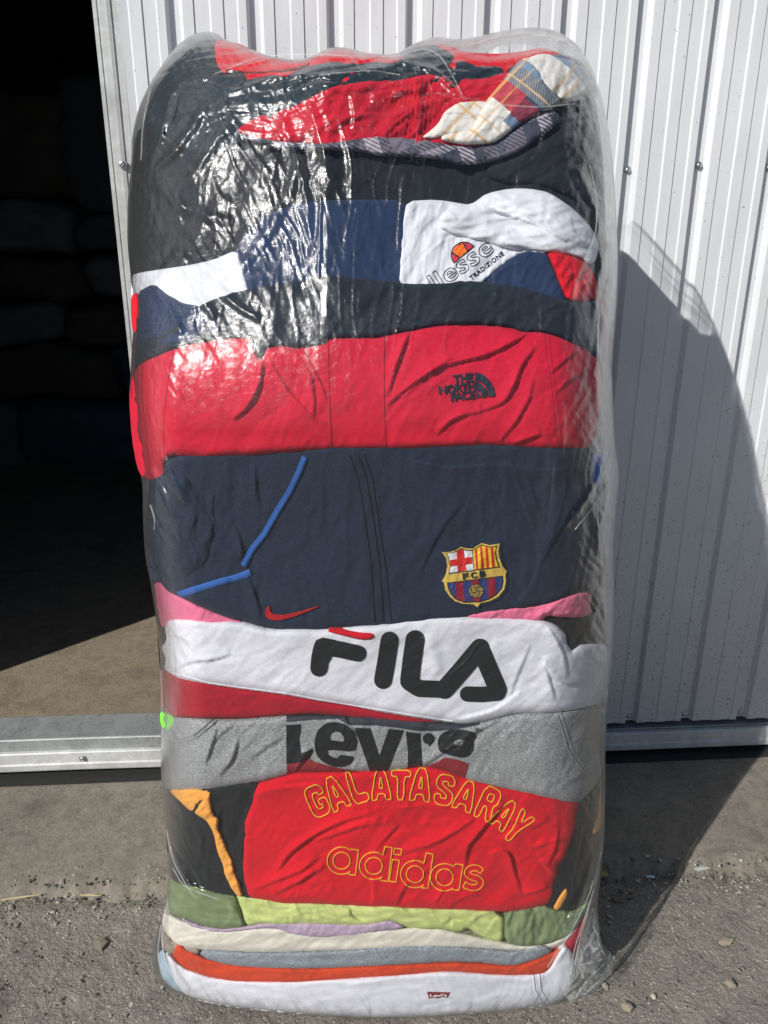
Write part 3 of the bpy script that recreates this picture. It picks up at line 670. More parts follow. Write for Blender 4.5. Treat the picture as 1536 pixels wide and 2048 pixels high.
# white sweatshirt with big black letters and wine lower half
g = garment('sweatshirt', 760, 1420, 'white and wine red sweatshirt with four big black block letters', 'sweatshirt')
fw = patch('chest', [(328,1252),(335,1238),(360,1236),(415,1240),(484,1242),(509,1248),(540,1257),(603,1256),(650,1256),(696,1251),(770,1247),(808,1239),(850,1233),(909,1230),(984,1233),(1079,1237),(1112,1249),(1131,1266),(1133,1285),(1143,1301),(1150,1296),(1162,1288),(1190,1287),(1215,1290),(1216,1330),(1216,1403),(1207,1406),(1146,1421),(1095,1427),
    (1034,1427),(990,1438),(943,1449),(909,1448),(875,1443),(825,1436),(740,1422),(696,1411),(634,1403),(571,1391),(477,1379),(415,1370),(359,1359),(337,1346),(328,1338),(332,1318),(321,1296),(331,1284),(333,1272)], F['white'], g, layer=19, r=24, rd=.024, amp=2.2, cr=.4, fk=.75, ang=20, along=140, across=40, sd=9,
    fold=[([(348,1345),(371,1327),(431,1320),(462,1310)],8,14,-1),([(340,1268),(368,1280),(384,1298),(380,1318)],7,13,-1),([(1083,1314),(1095,1338),(1106,1355),(1129,1369),(1153,1371),(1196,1342)],10,15,-1),
      ([(1099,1255),(1118,1285),(1131,1315),(1136,1358)],8,11,1),([(1090,1322),(1100,1360),(1112,1400)],7,14,1),([(1022,1395),(1034,1355),(1050,1320),(1062,1290)],5,16,-1),([(855,1270),(868,1310),(875,1350)],4,12,0),([(1165,1300),(1185,1320),(1210,1322)],5,9,1),([(900,1440),(990,1420),(1040,1380)],5,16,1)])
patch('hem', [(322,1338),(337,1343),(359,1356),(415,1367),(477,1376),(571,1388),(634,1400),(696,1409),(740,1419),(825,1434),(880,1446),(800,1450),(740,1440),(652,1430),(590,1430),(540,1434),(490,1438),(415,1438),(343,1434),(322,1425),(321,1380)], F['wine'], g, layer=15, r=16, rd=.016, amp=2., cr=.3, ang=5, sd=10)
patch('collar_trim', [(640,1259),(681,1262),(715,1266),(750,1268),(744,1279),(721,1280),(681,1270)], F['redcotton'], g, layer=24.5, r=6, rd=.004, sd=12, seam=True)
thread('hem_stitch', [[(345,1346),(415,1366),(477,1375),(571,1387),(634,1399),(740,1417),(825,1431),(905,1443)]], 3.0, F['white'], g, fw, False, .3, 1.4)
fl = [stroke_poly([(638,1336),(640,1315),(644,1296)], 35), stroke_poly([(644,1293),(680,1299),(716,1307)], 33)]
decal('letter', fl+[[(626,1300),(632,1280),(645,1275),(672,1280),(662,1318),(655,1330)]], PR['black'], g, fw, 1.4, grid=3)
decal('letter', [stroke_poly([(779,1281),(773,1320),(766,1360)], 36)], PR['black'], g, fw, 1.4, grid=3)
decal('letter', [stroke_poly([(830,1279),(824,1320),(819,1362)], 38), stroke_poly([(819,1365),(838,1377),(889,1379)], 34), stroke_poly([(889,1379),(925,1338),(960,1296)], 38), stroke_poly([(960,1296),(978,1338),(996,1380)], 36),
      stroke_poly([(996,1386),(965,1389),(935,1388)], 31)], PR['black'], g, fw, 1.4, grid=3)

ng = single('neon_top', [(320,1424),(330,1424),(346,1433),(350,1450),(338,1463),(326,1458),(320,1448)], F['neon'], 'neon green corner of a garment at the left above the heather grey hoodie', 'garment', 333, 1462, layer=17, r=12, rd=.012, amp=3, along=30, across=12, sd=3, back=1.2)

# heather grey hoodie
g = garment('hoodie', 760, 1560, 'heather grey hoodie with large black lettering between navy and red bars', 'hoodie')
lg = patch('body', [(322,1460),(330,1445),(346,1433),(415,1437),(490,1437),(540,1432),(590,1428),(652,1427),(770,1431),(850,1440),(909,1446),(943,1447),(990,1436),(1034,1424),(1095,1424),(1146,1419),(1195,1407),(1209,1412),(1212,1450),(1211,1510),(1202,1545),(1190,1575),(1174,1590),(1165,1606),(1136,1608),(1095,1598),(1031,1586),
    (977,1574),(929,1562),(882,1543),(848,1535),(821,1538),(791,1545),(743,1546),(649,1548),(590,1547),(560,1556),(515,1566),(465,1573),(415,1583),(352,1583),(330,1577),(323,1560),(322,1510)], F['grey'], g, layer=16, r=24, rd=.024, amp=2.4, cr=.5, fk=.7, ang=40, along=110, across=35, sd=11,
    fold=[([(412,1530),(424,1490),(436,1455)],7,13,-1),([(424,1488),(442,1468),(468,1452)],6,10,-1),([(440,1552),(466,1522),(478,1480)],8,16,-1),([(346,1480),(384,1471),(427,1440)],4,7,0),([(500,1520),(540,1492),(570,1474)],5,14,-1),
      ([(592,1543),(606,1520),(626,1495)],8,12,-1),([(838,1540),(900,1498),(950,1466),(1005,1440)],9,14,-1),([(1150,1485),(1180,1475),(1207,1466)],5,10,-1),([(1130,1570),(1160,1555),(1195,1540)],6,12,-1),([(690,1430),(700,1450),(720,1480)],5,10,1),([(1000,1470),(1050,1500),(1080,1560)],3,30,0)])
thread('seam', [[(1113,1424),(1122,1450),(1136,1498),(1160,1535),(1184,1562)],[(1120,1423),(1130,1450),(1143,1496),(1166,1530),(1190,1556)]], 3, F['grey'], g, lg, False, .2, 1.2)
thread('seam', [[(332,1468),(360,1478),(390,1468),(425,1438)],[(330,1476),(362,1486),(395,1474),(432,1442)]], 3, F['grey'], g, lg, False, .2, 1.2)
Z = lambda L: [(560+x/3.657, 1410+y/3.657) for x, y in L]
decal('print_bar', [Z([(47,60),(380,50),(520,55),(800,85),(1100,120),(1340,128),(1455,112),(1460,142),(1300,175),(1150,190),(1000,190),(850,165),(700,150),(500,146),(420,100),(250,108),(47,124)])], PR['navyink'], g, lg, 1.2, grid=4)
decal('print_bar', [Z([(50,435),(150,420),(205,385),(250,415),(400,455),(560,485),(750,500),(560,540),(50,540)])], PR['inkred'], g, lg, 1.2, grid=4)
decal('print_bar', [Z([(1000,480),(1100,440),(1205,385),(1300,400),(1378,430),(1345,560),(1250,560),(1150,490)])], PR['inkred'], g, lg, 1.2, grid=4)
ik = PR['black']
decal('letter', [Z([(45,148),(150,140),(150,185),(137,250),(150,355),(240,322),(243,340),(215,392),(150,420),(47,432)])], ik, g, lg, 1.3, grid=3)
decal('letter', [Z([(548,345),(565,270),(545,200),(480,140),(400,122),(330,135),(270,190),(250,270),(258,350),(300,410),(380,450),(460,455),(520,430),(545,378),(440,362),(425,388),(390,385),(352,365),(345,325)])], ik, g, lg, 1.3, grid=3, smooth=1,
      holes=[Z([(360,255),(370,210),(400,193),(440,200),(468,235),(466,270),(410,262)])])
decal('letter', [Z([(548,168),(658,170),(725,375),(795,175),(905,185),(785,487),(657,485)])], ik, g, lg, 1.3, grid=3)
decal('letter', [Z([(920,195),(1025,208),(1030,300),(1040,440),(1000,500),(932,500),(935,350)])], ik, g, lg, 1.3, grid=3)
decal('letter', [Z([(1040,240),(1065,208),(1100,203),(1130,235),(1125,270),(1085,305),(1085,285),(1055,280)])], ik, g, lg, 1.3, grid=3, smooth=1)
decal('letter', [Z([(1150,270),(1170,215),(1240,180),(1340,178),(1420,200),(1440,235),(1415,260),(1418,320),(1390,370),(1330,388),(1250,370),(1165,345)])], ik, g, lg, 1.3, grid=3, smooth=1,
      holes=[Z([(1262,280),(1285,255),(1320,248),(1350,262),(1330,290),(1280,302)])])
thread('letter', [[(955.5+4*cos(t), 1459.5+4*sin(t)) for t in np.linspace(0, 2*pi, 12)[:-1]], [(954,1461),(954,1457.5),(957,1458),(955,1459.5),(957,1461.5),(955,1459.5)]], 1.1, ik, g, lg, True, .8, .1)

# red sweatshirt with yellow outlined letters, black sleeves, apricot stripes
g = garment('sweatshirt', 760, 1815, 'bright red sweatshirt with yellow outlined club lettering, black sleeves and apricot stripes', 'sweatshirt')
patch('sleeve', [(326,1578),(352,1576),(415,1576),(465,1566),(515,1558),(540,1600),(530,1700),(520,1800),(480,1800),(430,1792),(370,1778),(340,1765),(337,1730),(330,1650)], F['black_cotton'], g, layer=12, r=20, rd=.022, amp=4, ang=60, along=90, across=30, sd=12,
      fold=[([(355,1650),(400,1660),(410,1690),(395,1740)],5,14,1),([(430,1650),(450,1610),(500,1590)],5,12,-1),([(350,1760),(400,1740),(450,1745)],4,10,1)])
rs = patch('body', [(515,1566),(560,1553),(590,1544),(649,1542),(743,1540),(791,1538),(848,1528),(900,1540),(977,1566),(1031,1578),(1095,1590),(1136,1600),(1159,1601),(1157,1635),(1147,1682),(1131,1722),(1117,1730),(1120,1745),(1114,1756),(1109,1774),(1112,1787),(1100,1808),(1085,1812),(1055,1820),(1007,1826),(909,1821),(740,1815),
    (649,1809),(562,1808),(540,1803),(492,1797),(484,1759),(482,1696),(485,1649),(493,1621),(502,1602),(506,1577)], F['redcotton'], g, layer=16, r=22, rd=.022, amp=2.4, cr=1.2, fk=1.1, ang=35, along=120, across=36, sd=13,
    fold=[([(505,1783),(560,1760),(603,1745),(640,1715)],7,13,-1),([(545,1792),(600,1765),(650,1735)],6,12,-1),([(556,1745),(580,1708),(632,1669),(697,1640),(746,1630)],9,14,-1),([(629,1684),(680,1668),(720,1653),(775,1650)],7,11,-1),
      ([(752,1702),(775,1675),(800,1650)],5,12,-1),([(808,1706),(850,1696),(883,1682),(920,1660),(950,1640)],8,12,-1),([(932,1738),(935,1695),(958,1669),(990,1630),(1012,1606)],9,12,-1),([(590,1772),(632,1741)],4,8,-1),
      ([(977,1706),(1000,1697),(1020,1705),(1030,1744),(1046,1792)],8,10,1),([(1046,1790),(1075,1785),(1098,1775)],8,10,-1),([(1060,1700),(1090,1690),(1130,1680)],5,9,-1),([(1098,1730),(1112,1700),(1120,1650)],6,9,-1),([(1080,1720),(1100,1745),(1112,1750)],7,8,-1),
      ([(795,1812),(805,1785),(820,1765)],5,9,-1),([(742,1810),(745,1780),(742,1755)],5,9,1),([(900,1815),(930,1795),(960,1790)],5,10,-1),([(870,1812),(890,1780)],4,8,-1),([(505,1590),(540,1575),(650,1565)],5,9,1),([(790,1614),(850,1606),(900,1612)],3,8,1),([(1020,1640),(1060,1660),(1100,1640)],5,14,-1)])
patch('stripe', [(336,1580),(380,1579),(423,1580),(421,1596),(427,1631),(438,1635),(435,1656),(446,1677),(456,1702),(466,1721),(468,1740),(478,1765),(487,1795),(474,1792),(459,1771),(449,1749),(446,1731),(435,1706),(427,1665),(412,1640),(381,1624),(352,1596)], F['orange'], g, layer=17, r=8, rd=.01, amp=3, along=25, across=9, sd=14, seam=True, step=2.5,
      fold=[([(395,1600),(405,1620),(430,1628)],4,6,1),([(440,1650),(452,1665)],4,5,1),([(450,1725),(466,1724)],4,5,1)])
patch('sleeve', [(1160,1600),(1172,1592),(1190,1575),(1203,1548),(1209,1620),(1209,1700),(1200,1765),(1180,1800),(1150,1824),(1110,1824),(1085,1815),(1100,1760),(1120,1700),(1140,1640)], F['black_cotton'], g, layer=12, r=18, rd=.02, amp=3, ang=70, sd=15)
for q in ([(1197,1590),(1205,1588),(1208,1641),(1198,1662),(1185,1669),(1187,1655),(1195,1625)], [(1133,1774),(1137,1790),(1118,1822),(1105,1817),(1118,1794)]):
    patch('stripe', q, F['orange'], g, layer=15, r=6, rd=.006, sd=15, seam=True, step=2.5)
GLY = {'A': ([(0,0),(.30,1),(.70,1),(1,0),(.72,0),(.66,.2),(.34,.2),(.28,0)], [(.40,.38),(.60,.38),(.5,.80)]), 'L': ([(0,0),(0,1),(.32,1),(.32,.26),(.98,.26),(.98,0)],),
  'T': ([(.33,0),(.33,.78),(0,.78),(0,1),(1,1),(1,.78),(.67,.78),(.67,0)],), 'G': ([(1,.66),(1,.84),(.8,1),(.2,1),(0,.84),(0,.16),(.2,0),(.8,0),(1,.16),(1,.53),(.55,.53),(.55,.36),(.68,.36),(.68,.24),(.34,.24),(.34,.76),(.68,.76),(.68,.66)],),
  'S': ([(1,.66),(1,.85),(.8,1),(.2,1),(0,.85),(0,.58),(.66,.36),(.66,.22),(.34,.22),(.34,.34),(0,.34),(0,.15),(.2,0),(.8,0),(1,.15),(1,.42),(.34,.66),(.34,.78),(.66,.78),(.66,.66)],),
  'R': ([(0,0),(0,1),(.75,1),(.97,.85),(.97,.58),(.80,.47),(1,0),(.7,0),(.52,.4),(.32,.4),(.32,0)], [(.32,.58),(.66,.58),(.66,.8),(.32,.8)]),
  'Y': ([(.35,0),(.35,.42),(0,1),(.3,1),(.5,.62),(.7,1),(1,1),(.65,.42),(.65,0)],)}
PL = [('G',(648,1631),(-26,-58),37),('A',(686,1617),(-28,-62),42),('L',(725,1605),(-20,-64),32),('A',(763.5,1600),(-3,-62),42),('T',(801,1600),(2,-60),38),('A',(839,1602),(6,-66),44),('S',(884.6,1610),(10,-60),36),
      ('A',(922,1620),(20,-57),43),('R',(963,1638),(28,-61),37),('A',(991,1654),(37,-50),38),('Y',(1014,1680),(44,-52),37)]
paths = []
for ch, b_, up, wd in PL:
    up = np.array(up, float); rt = np.array([-up[1], up[0]])/np.hypot(*up)
    for lp in GLY[ch]: paths.append(smooth_poly([np.array(b_)+rt*wd*(x-.5)+up*y for x, y in lp], 1))
thread('outlined_lettering', paths, 2.6, PR['thread'], g, rs, True, .6, 1.0)
Q = lambda L: [(590+x/3.072, 1500+y/3.072) for x, y in L]
paths = []
def bowl(cx, cy, stem): 
    o = [(cx+95*.93*cos(radians(t)), cy-88*.95*sin(radians(t))) for t in np.linspace(52, 308, 22)]
    paths.append(Q(o+stem)); paths.append(Q([(cx+53*cos(t), cy+52*sin(t)) for t in np.linspace(0, 2*pi, 20)[:-1]]))
bowl(287, 680, [(330,752),(328,765),(372,770),(392,615),(347,610)])
bowl(485, 712, [(528,785),(525,800),(573,808),(598,600),(554,594),(540,650)])
paths.append(Q([(600,672),(643,678),(620,812),(580,806)])); paths.append(Q([(613,604),(657,610),(650,646),(606,640)]))
bowl(738, 763, [(780,835),(776,846),(818,850),(850,640),(807,633),(792,700)])
bowl(920, 782, [(968,850),(966,858),(1008,862),(1033,706),(988,700)])
paths.append(stroke_poly(smooth_poly(Q([(1150,745),(1115,722),(1075,728),(1055,755),(1080,780),(1125,790),(1145,815),(1125,842),(1085,848),(1040,828)]), 2, False), 11.5, 'flat'))
thread('outlined_lettering', paths, 2.2, PR['thread'], g, rs, True, .6, .9)

# green two-tone garment
g = garment('windbreaker', 740, 1880, 'sage green and pale lime garment folded below the red sweatshirt', 'jacket')
patch('panel', [(337,1740),(350,1760),(370,1768),(409,1771),(440,1786),(475,1790),(478,1812),(487,1836),(494,1853),(465,1860),(438,1860),(393,1849),(352,1832),(338,1827),(335,1790)], F['sage'], g, layer=14, r=16, rd=.018, amp=4, ang=-35, along=60, across=20, sd=16,
      fold=[([(355,1825),(362,1790),(370,1770)],4,7,1),([(440,1855),(462,1835),(455,1805)],6,8,1),([(450,1800),(462,1815),(465,1850)],5,8,-1)])
patch('panel', [(468,1785),(492,1792),(540,1798),(562,1802),(649,1805),(740,1810),(909,1816),(1009,1822),(1008,1886),(977,1881),(945,1862),(936,1856),(919,1865),(882,1858),(841,1860),(808,1854),(784,1842),(770,1844),(727,1852),(665,1851),(602,1848),(556,1852),(527,1847),(492,1853),(480,1815)], F['lime'], g, layer=12, r=14, rd=.016, amp=5, ang=-25, along=70, across=20, sd=17,
      fold=[([(585,1812),(605,1828),(640,1842)],5,9,1),([(700,1815),(700,1832),(730,1845)],6,9,1),([(860,1820),(905,1835),(885,1850)],6,9,1),([(936,1856),(955,1835),(990,1822)],6,9,-1),([(900,1862),(905,1840)],4,7,1),([(975,1860),(985,1842),(1000,1830)],5,7,1)])
patch('panel', [(1008,1822),(1055,1816),(1085,1808),(1112,1818),(1145,1822),(1170,1806),(1185,1800),(1165,1842),(1135,1875),(1098,1889),(1050,1894),(1008,1886)], F['sage'], g, layer=14, r=14, rd=.018, amp=5, ang=70, along=50, across=16, sd=18,
      fold=[([(1050,1885),(1058,1850),(1065,1825)],6,8,1),([(1085,1880),(1080,1850),(1095,1825)],5,8,-1),([(1030,1880),(1028,1850)],4,7,1),([(1110,1870),(1120,1840)],4,8,1)])
single('lilac_top', [(350,1830),(393,1848),(440,1858),(500,1852),(527,1845),(600,1845),(727,1849),(784,1838),(815,1856),(770,1862),(700,1873),(640,1876),(582,1870),(545,1856),(500,1860),(440,1866),(390,1858)], F['lilac'], 'lilac garment, a thin strip between pale lime and cream', 'garment', 640, 1876, layer=12, r=8, rd=.01, amp=3, sd=19, back=1.2)
single('beige_knit', [(322,1862),(335,1868),(352,1886),(400,1896),(400,1912),(352,1910),(334,1906),(322,1892)], F['beige'], 'mottled beige knit showing at the left edge above the orange red fleece', 'sweater', 345, 1910, layer=8, r=14, rd=.014, amp=4, along=25, across=10, sd=20)
single('knit_sweater', [(322,1840),(326,1822),(338,1826),(360,1838),(400,1850),(440,1858),(527,1852),(600,1852),(770,1858),(860,1850),(977,1876),(1050,1890),(1100,1885),(1140,1862),(1160,1850),(1140,1880),(1112,1896),(1080,1904),(1004,1902),(909,1900),(740,1902),(665,1904),(509,1908),(415,1902),(384,1900),(352,1890),(330,1868)], F['cream'],
    'cream knit sweater in the lower stack under the lilac strip', 'sweater', 740, 1904, layer=10, r=18, rd=.02, amp=2.5, ang=5, along=120, across=20, sd=21)
single('marl_top', [(398,1909),(404,1900),(415,1896),(509,1903),(590,1901),(665,1898),(740,1894),(808,1888),(909,1890),(990,1897),(1030,1900),(1062,1893),(1090,1886),(1102,1892),(1106,1906),(1079,1918),(1050,1928),(1031,1935),(1000,1932),(960,1926),(892,1925),(825,1930),(740,1935),(602,1940),(540,1940),(456,1933),(415,1922)], F['bluegrey'],
    'blue grey marl top, narrow roll above the orange red fleece', 'garment', 740, 1940, layer=13, r=16, rd=.022, amp=2.5, ang=0, along=140, across=18, sd=22, fold=[([(1018,1930),(1030,1912),(1050,1900)],6,9,-1)])
single('orange_fleece', [(345,1905),(350,1890),(360,1888),(380,1902),(420,1918),(470,1930),(602,1936),(740,1930),(825,1926),(960,1922),(1031,1930),(1079,1914),(1104,1904),(1128,1893),(1120,1920),(1098,1946),(1079,1953),(1011,1955),(960,1950),(892,1945),(825,1952),(740,1957),(665,1964),(556,1969),(465,1967),(409,1954),(368,1939),(346,1915)], F['rust'],
    'orange red fleece folded directly on top of the lowest white sweatshirt', 'fleece', 740, 1969, layer=12, r=14, rd=.018, amp=2.5, ang=0, sd=23, fold=[([(1010,1952),(1030,1935),(1070,1915)],6,9,-1)])
g = garment('sweatshirt', 740, 2030, 'white sweatshirt with tiny dark red label at the bottom of the bale', 'sweatshirt')
ws = patch('body', [(330,1905),(340,1910),(355,1925),(380,1940),(430,1955),(520,1962),(665,1958),(825,1946),(900,1940),(1011,1948),(1079,1946),(1098,1935),(1115,1905),(1129,1890),(1143,1900),(1150,1930),(1148,1960),(1132,1996),(1100,2010),(1079,2015),(1011,2023),(909,2031),(808,2035),(740,2036),(602,2029),(520,2022),(462,2015),(399,2003),(365,1987),(345,1955)], F['white_cotton'], g, layer=14, r=16, rd=.016, amp=2.4, cr=.4, ang=-10, along=130, across=30, sd=24,
    fold=[([(344,1930),(368,1965),(420,2000)],4,9,0),([(380,1950),(440,1985),(520,2005)],4,14,0),([(690,1970),(720,1962),(760,1960)],4,8,1),([(1095,2000),(1120,1960),(1130,1920)],4,12,0)])
thread('seam', [[(1066,1950),(1070,1980),(1085,2008)],[(1078,1948),(1082,1980),(1097,2006)]], 4, F['white_cotton'], g, ws, False, .2, 1.2)
decal('label_patch', [[(854,1984),(900,1985),(895,1995.5),(883,1994.5),(877,1997),(868,1995.5),(858,1997.5)]], PR['labelred'], g, ws, 1.5, grid=4)
word('label_lettering', "Levi's", (860, 1994), 1, 34, 6, PR['white'], bpy.data.objects['label_patch'], ws, .03, 3.2)
single('pale_blue_top', [(314,1905),(325,1896),(334,1906),(345,1930),(362,1965),(380,1990),(350,1982),(328,1962),(314,1935)], F['paleblue'], 'pale blue garment corner at the lower left edge', 'garment', 335, 1985, layer=5, r=12, amp=3, sd=25)
single('navy_top', [(306,1900),(318,1862),(324,1850),(330,1880),(322,1915),(320,1950),(312,1948)], F['navy'], 'dark navy garment sliver at the lower left edge of the bale', 'garment', 315, 1950, layer=3, r=12, amp=3, sd=26)
single('maroon_top', [(1128,1892),(1140,1865),(1165,1835),(1178,1800),(1172,1850),(1158,1895),(1145,1915),(1135,1905)], F['wine'], 'maroon garment edge in the lower right plastic folds', 'garment', 1150, 1915, layer=6, r=10, amp=3, sd=27)
single('blue_top', [(1165,1840),(1182,1800),(1194,1830),(1198,1875),(1190,1905),(1175,1915),(1160,1900)], F['navyblue'], 'dusty navy garment behind the loose plastic at the lower right', 'garment', 1180, 1915, layer=0, r=14, amp=3, sd=28)

# ------------------------------------------------------------------ clear plastic film
def film_mat():
    m, nt, b = nodes('clear_plastic_film'); nt.nodes.remove(b)
    out = nt.nodes['Material Output']; v = coords(nt)
    vs = mapping(nt, v, (1, 1, .35), (0, .35, 0))
    n1 = noise(nt, vs, 32, 5, .6, .6); n2 = noise(nt, mapping(nt, v, (1, 1, 1.8)), 75, 6, .68, 1.2); n3 = noise(nt, v, 330, 3, .6)
    def bp(h, s, d, prev=None): return bump(nt, h, s, d, None, prev)
    nb = bp(n3, .10, .0006, bp(n2, .5, .0013, bp(n1, .5, .003)))
    fr = nt.nodes.new('ShaderNodeFresnel'); lk(nt, nb, fr.inputs['Normal'])
    ge = nt.nodes.new('ShaderNodeNewGeometry'); io = nt.nodes.new('ShaderNodeMapRange'); lk(nt, ge.outputs['Backfacing'], io.inputs[0])   # same film seen from either side
    io.inputs[3].default_value = 1.5; io.inputs[4].default_value = 1/1.5; lk(nt, io.outputs[0], fr.inputs[0])
    tr = nt.nodes.new('ShaderNodeBsdfTransparent'); tr.inputs[0].default_value = (.965, .97, .965, 1)
    g1 = nt.nodes.new('ShaderNodeBsdfGlossy'); g1.inputs['Roughness'].default_value = .28; lk(nt, nb, g1.inputs['Normal'])
    g2 = nt.nodes.new('ShaderNodeBsdfGlossy'); g2.inputs['Roughness'].default_value = .09; lk(nt, nb, g2.inputs['Normal'])
    gm = nt.nodes.new('ShaderNodeMixShader'); gm.inputs[0].default_value = .38; lk(nt, g1.outputs[0], gm.inputs[1]); lk(nt, g2.outputs[0], gm.inputs[2])
    df = nt.nodes.new('ShaderNodeBsdfDiffuse'); df.inputs[0].default_value = (.75, .78, .76, 1)
    tl = nt.nodes.new('ShaderNodeBsdfTranslucent'); tl.inputs[0].default_value = (.75, .78, .76, 1)
    dm = nt.nodes.new('ShaderNodeMixShader'); dm.inputs[0].default_value = .4; lk(nt, df.outputs[0], dm.inputs[1]); lk(nt, tl.outputs[0], dm.inputs[2])
    lw = nt.nodes.new('ShaderNodeLayerWeight'); lw.inputs[0].default_value = .25
    hz = nt.nodes.new('ShaderNodeMapRange'); pw = N(nt, 'ShaderNodeMath', operation='POWER'); lk(nt, lw.outputs['Facing'], pw.inputs[0]); pw.inputs[1].default_value = 2.6; lk(nt, pw.outputs[0], hz.inputs[0]); hz.inputs[1].default_value = .0; hz.inputs[2].default_value = 1; hz.inputs[3].default_value = .002; hz.inputs[4].default_value = .16
    m1 = nt.nodes.new('ShaderNodeMixShader'); lk(nt, hz.outputs[0], m1.inputs[0]); lk(nt, tr.outputs[0], m1.inputs[1]); lk(nt, dm.outputs[0], m1.inputs[2])
    m2 = nt.nodes.new('ShaderNodeMixShader'); f2 = N(nt, 'ShaderNodeMath', operation='MULTIPLY', use_clamp=True); lk(nt, fr.outputs[0], f2.inputs[0]); f2.inputs[1].default_value = 1.7; lk(nt, f2.outputs[0], m2.inputs[0]); lk(nt, m1.outputs[0], m2.inputs[1]); lk(nt, gm.outputs[0], m2.inputs[2])
    lk(nt, m2.outputs[0], out.inputs[0]); return m
FM = film_mat(); FILM_REF[0] = FM
film_root = empty('plastic_bag', (0, 1.1, 0), 'clear shrink plastic bag wrapped round the tall bale of clothes', 'bag')
def film_wr(X, Y, t):
    e = np.exp(-np.maximum(t, 0)/70.)
    up = np.clip((720-Y)/250, 0, 1); lf = np.clip((720-X)/120, 0, 1)
    a = .0013*dirnoise(X, Y, 82, 260, 34, 3, 41)*(.25+up)
    a = a + .0060*np.maximum(0, dirnoise(X, Y, 66, 300, 46, 2, 43))*up*lf + .0022*(1-np.abs(dirnoise(X, Y, 118, 170, 24, 2, 47))*2).clip(0)**2*up*lf + .0013*(1-np.abs(dirnoise(X, Y, 84, 150, 24, 2, 48))*2).clip(0)**3*np.clip((760-Y)/200, .12, 1)
    a = a + (.006*(.75+fbm(X/150, Y/190, 2, 61)) + .003*fbm(X/60, Y/80, 2, 62))*np.clip((780-Y)/200, .15, 1)*np.clip((820-X)/200, .3, 1)
    a = a + .0042*e*(1-np.abs(dirnoise(X, Y, 78, 190, 16, 2, 44))*2)*np.clip((X-900)/200, 0, 1)
    a = a + .003*e*(1-np.abs(dirnoise(X, Y, -60, 80, 14, 2, 45))*2)
    a = a + .0045*np.clip((330-Y)/200, 0, 1)*(1-np.abs(dirnoise(X, Y, 12, 150, 16, 3, 46))*2)
    return a
FF = [([(405,75),(350,120),(310,180),(283,260),(282,340)],9,7,0),([(372,160),(340,190),(330,240),(300,330),(285,345)],9,7,0),([(420,200),(380,260),(345,310),(300,345)],10,8,0),([(470,235),(430,280),(400,330),(360,380)],7,9,0),
  ([(300,345),(340,400),(400,430),(470,445)],7,10,0),([(560,230),(590,300),(610,380),(622,480)],7,8,0),([(620,200),(640,280),(655,330)],6,7,0),([(678,225),(690,270),(705,330),(700,400)],7,7,0),([(700,180),(712,230),(706,262)],6,5,0),
  ([(330,470),(370,540),(400,590),(430,640)],7,6,0),([(300,560),(340,620),(365,670)],6,6,0),([(350,500),(420,560),(470,610),(520,640)],6,7,0),([(645,390),(643,470),(640,560)],6,7,1),
  ([(320,900),(345,960),(375,1008)],10,7,0),([(300,935),(330,990),(348,1036)],9,5,0),([(308,960),(312,1010),(308,1050)],9,5,0),([(316,1740),(360,1760),(420,1790),(450,1800)],7,4,0),([(345,1700),(375,1760),(390,1790)],6,4,0),
  ([(770,120),(830,130),(870,140),(905,175),(930,210)],9,6,0),([(640,150),(720,140),(800,135)],7,6,0),([(430,145),(560,110),(700,115),(760,120)],6,5,0),([(450,190),(560,150),(640,150)],6,5,0),([(740,200),(860,190),(1000,215),(1110,225)],7,7,0),
  ([(790,180),(805,200),(812,210)],6,4,0),([(870,90),(960,80),(1040,60),(1110,75)],6,6,0),([(930,110),(1010,120),(1100,100),(1160,120)],6,6,0),([(1150,330),(1195,420),(1205,560)],9,8,0),([(1210,430),(1180,490),(1150,560),(1135,620)],8,6,0),([(1218,480),(1195,560),(1188,640)],8,6,0),
  ([(1215,620),(1196,700),(1192,760),(1205,860)],10,8,0),([(1120,800),(1125,860),(1118,920)],6,8,0),([(1105,880),(1100,960),(1090,1050),(1080,1090)],8,7,0),([(1215,900),(1195,960),(1160,1020),(1120,1060)],8,6,0),([(1210,940),(1220,1000),(1196,1060),(1205,1160)],10,7,0),([(1215,1100),(1208,1200),(1215,1300)],8,6,0),
  ([(1208,1420),(1195,1520),(1205,1560)],9,6,0),([(1200,1500),(1206,1640),(1196,1740)],8,6,0),([(1190,1700),(1160,1800),(1120,1880),(1090,1930)],9,6,0),([(1195,1740),(1178,1820),(1150,1900),(1140,1960)],8,6,0),([(330,1850),(350,1920),(390,1985)],6,6,0),([(318,1820),(312,1900),(330,1960)],7,5,0)]
FP = [(413,62),(432,66),(452,80),(500,98),(545,114),(600,120),(625,112),(650,99),(680,92),(735,106),(790,110),(830,86),(870,72),(920,80),(960,72),(1010,60),(1070,53),(1115,62),(1155,88),(1182,130),(1206,200),(1222,285),(1230,380),(1235,480),(1236,560),(1230,650),(1223,720),(1226,800),(1229,880),
  (1239,950),(1232,1020),(1226,1100),(1229,1200),(1226,1290),(1222,1350),(1214,1420),(1211,1500),(1211,1600),(1209,1690),(1201,1760),(1195,1810),(1198,1850),(1203,1895),(1198,1930),(1180,1975),(1150,2002),(1100,2012),(1011,2024),(909,2032),(808,2038),(740,2039),(602,2030),(462,2016),(384,1998),(340,1985),(312,1960),(304,1930),(305,1890),
  (318,1850),(332,1800),(336,1760),(335,1700),(327,1620),(321,1540),(322,1460),(320,1400),(322,1330),(314,1250),(302,1170),(290,1110),(286,1040),(285,960),(270,885),(259,800),(262,720),(268,640),(262,560),(254,480),(255,400),(262,330),(264,270),(277,215),(300,165),(345,100),(380,70)]
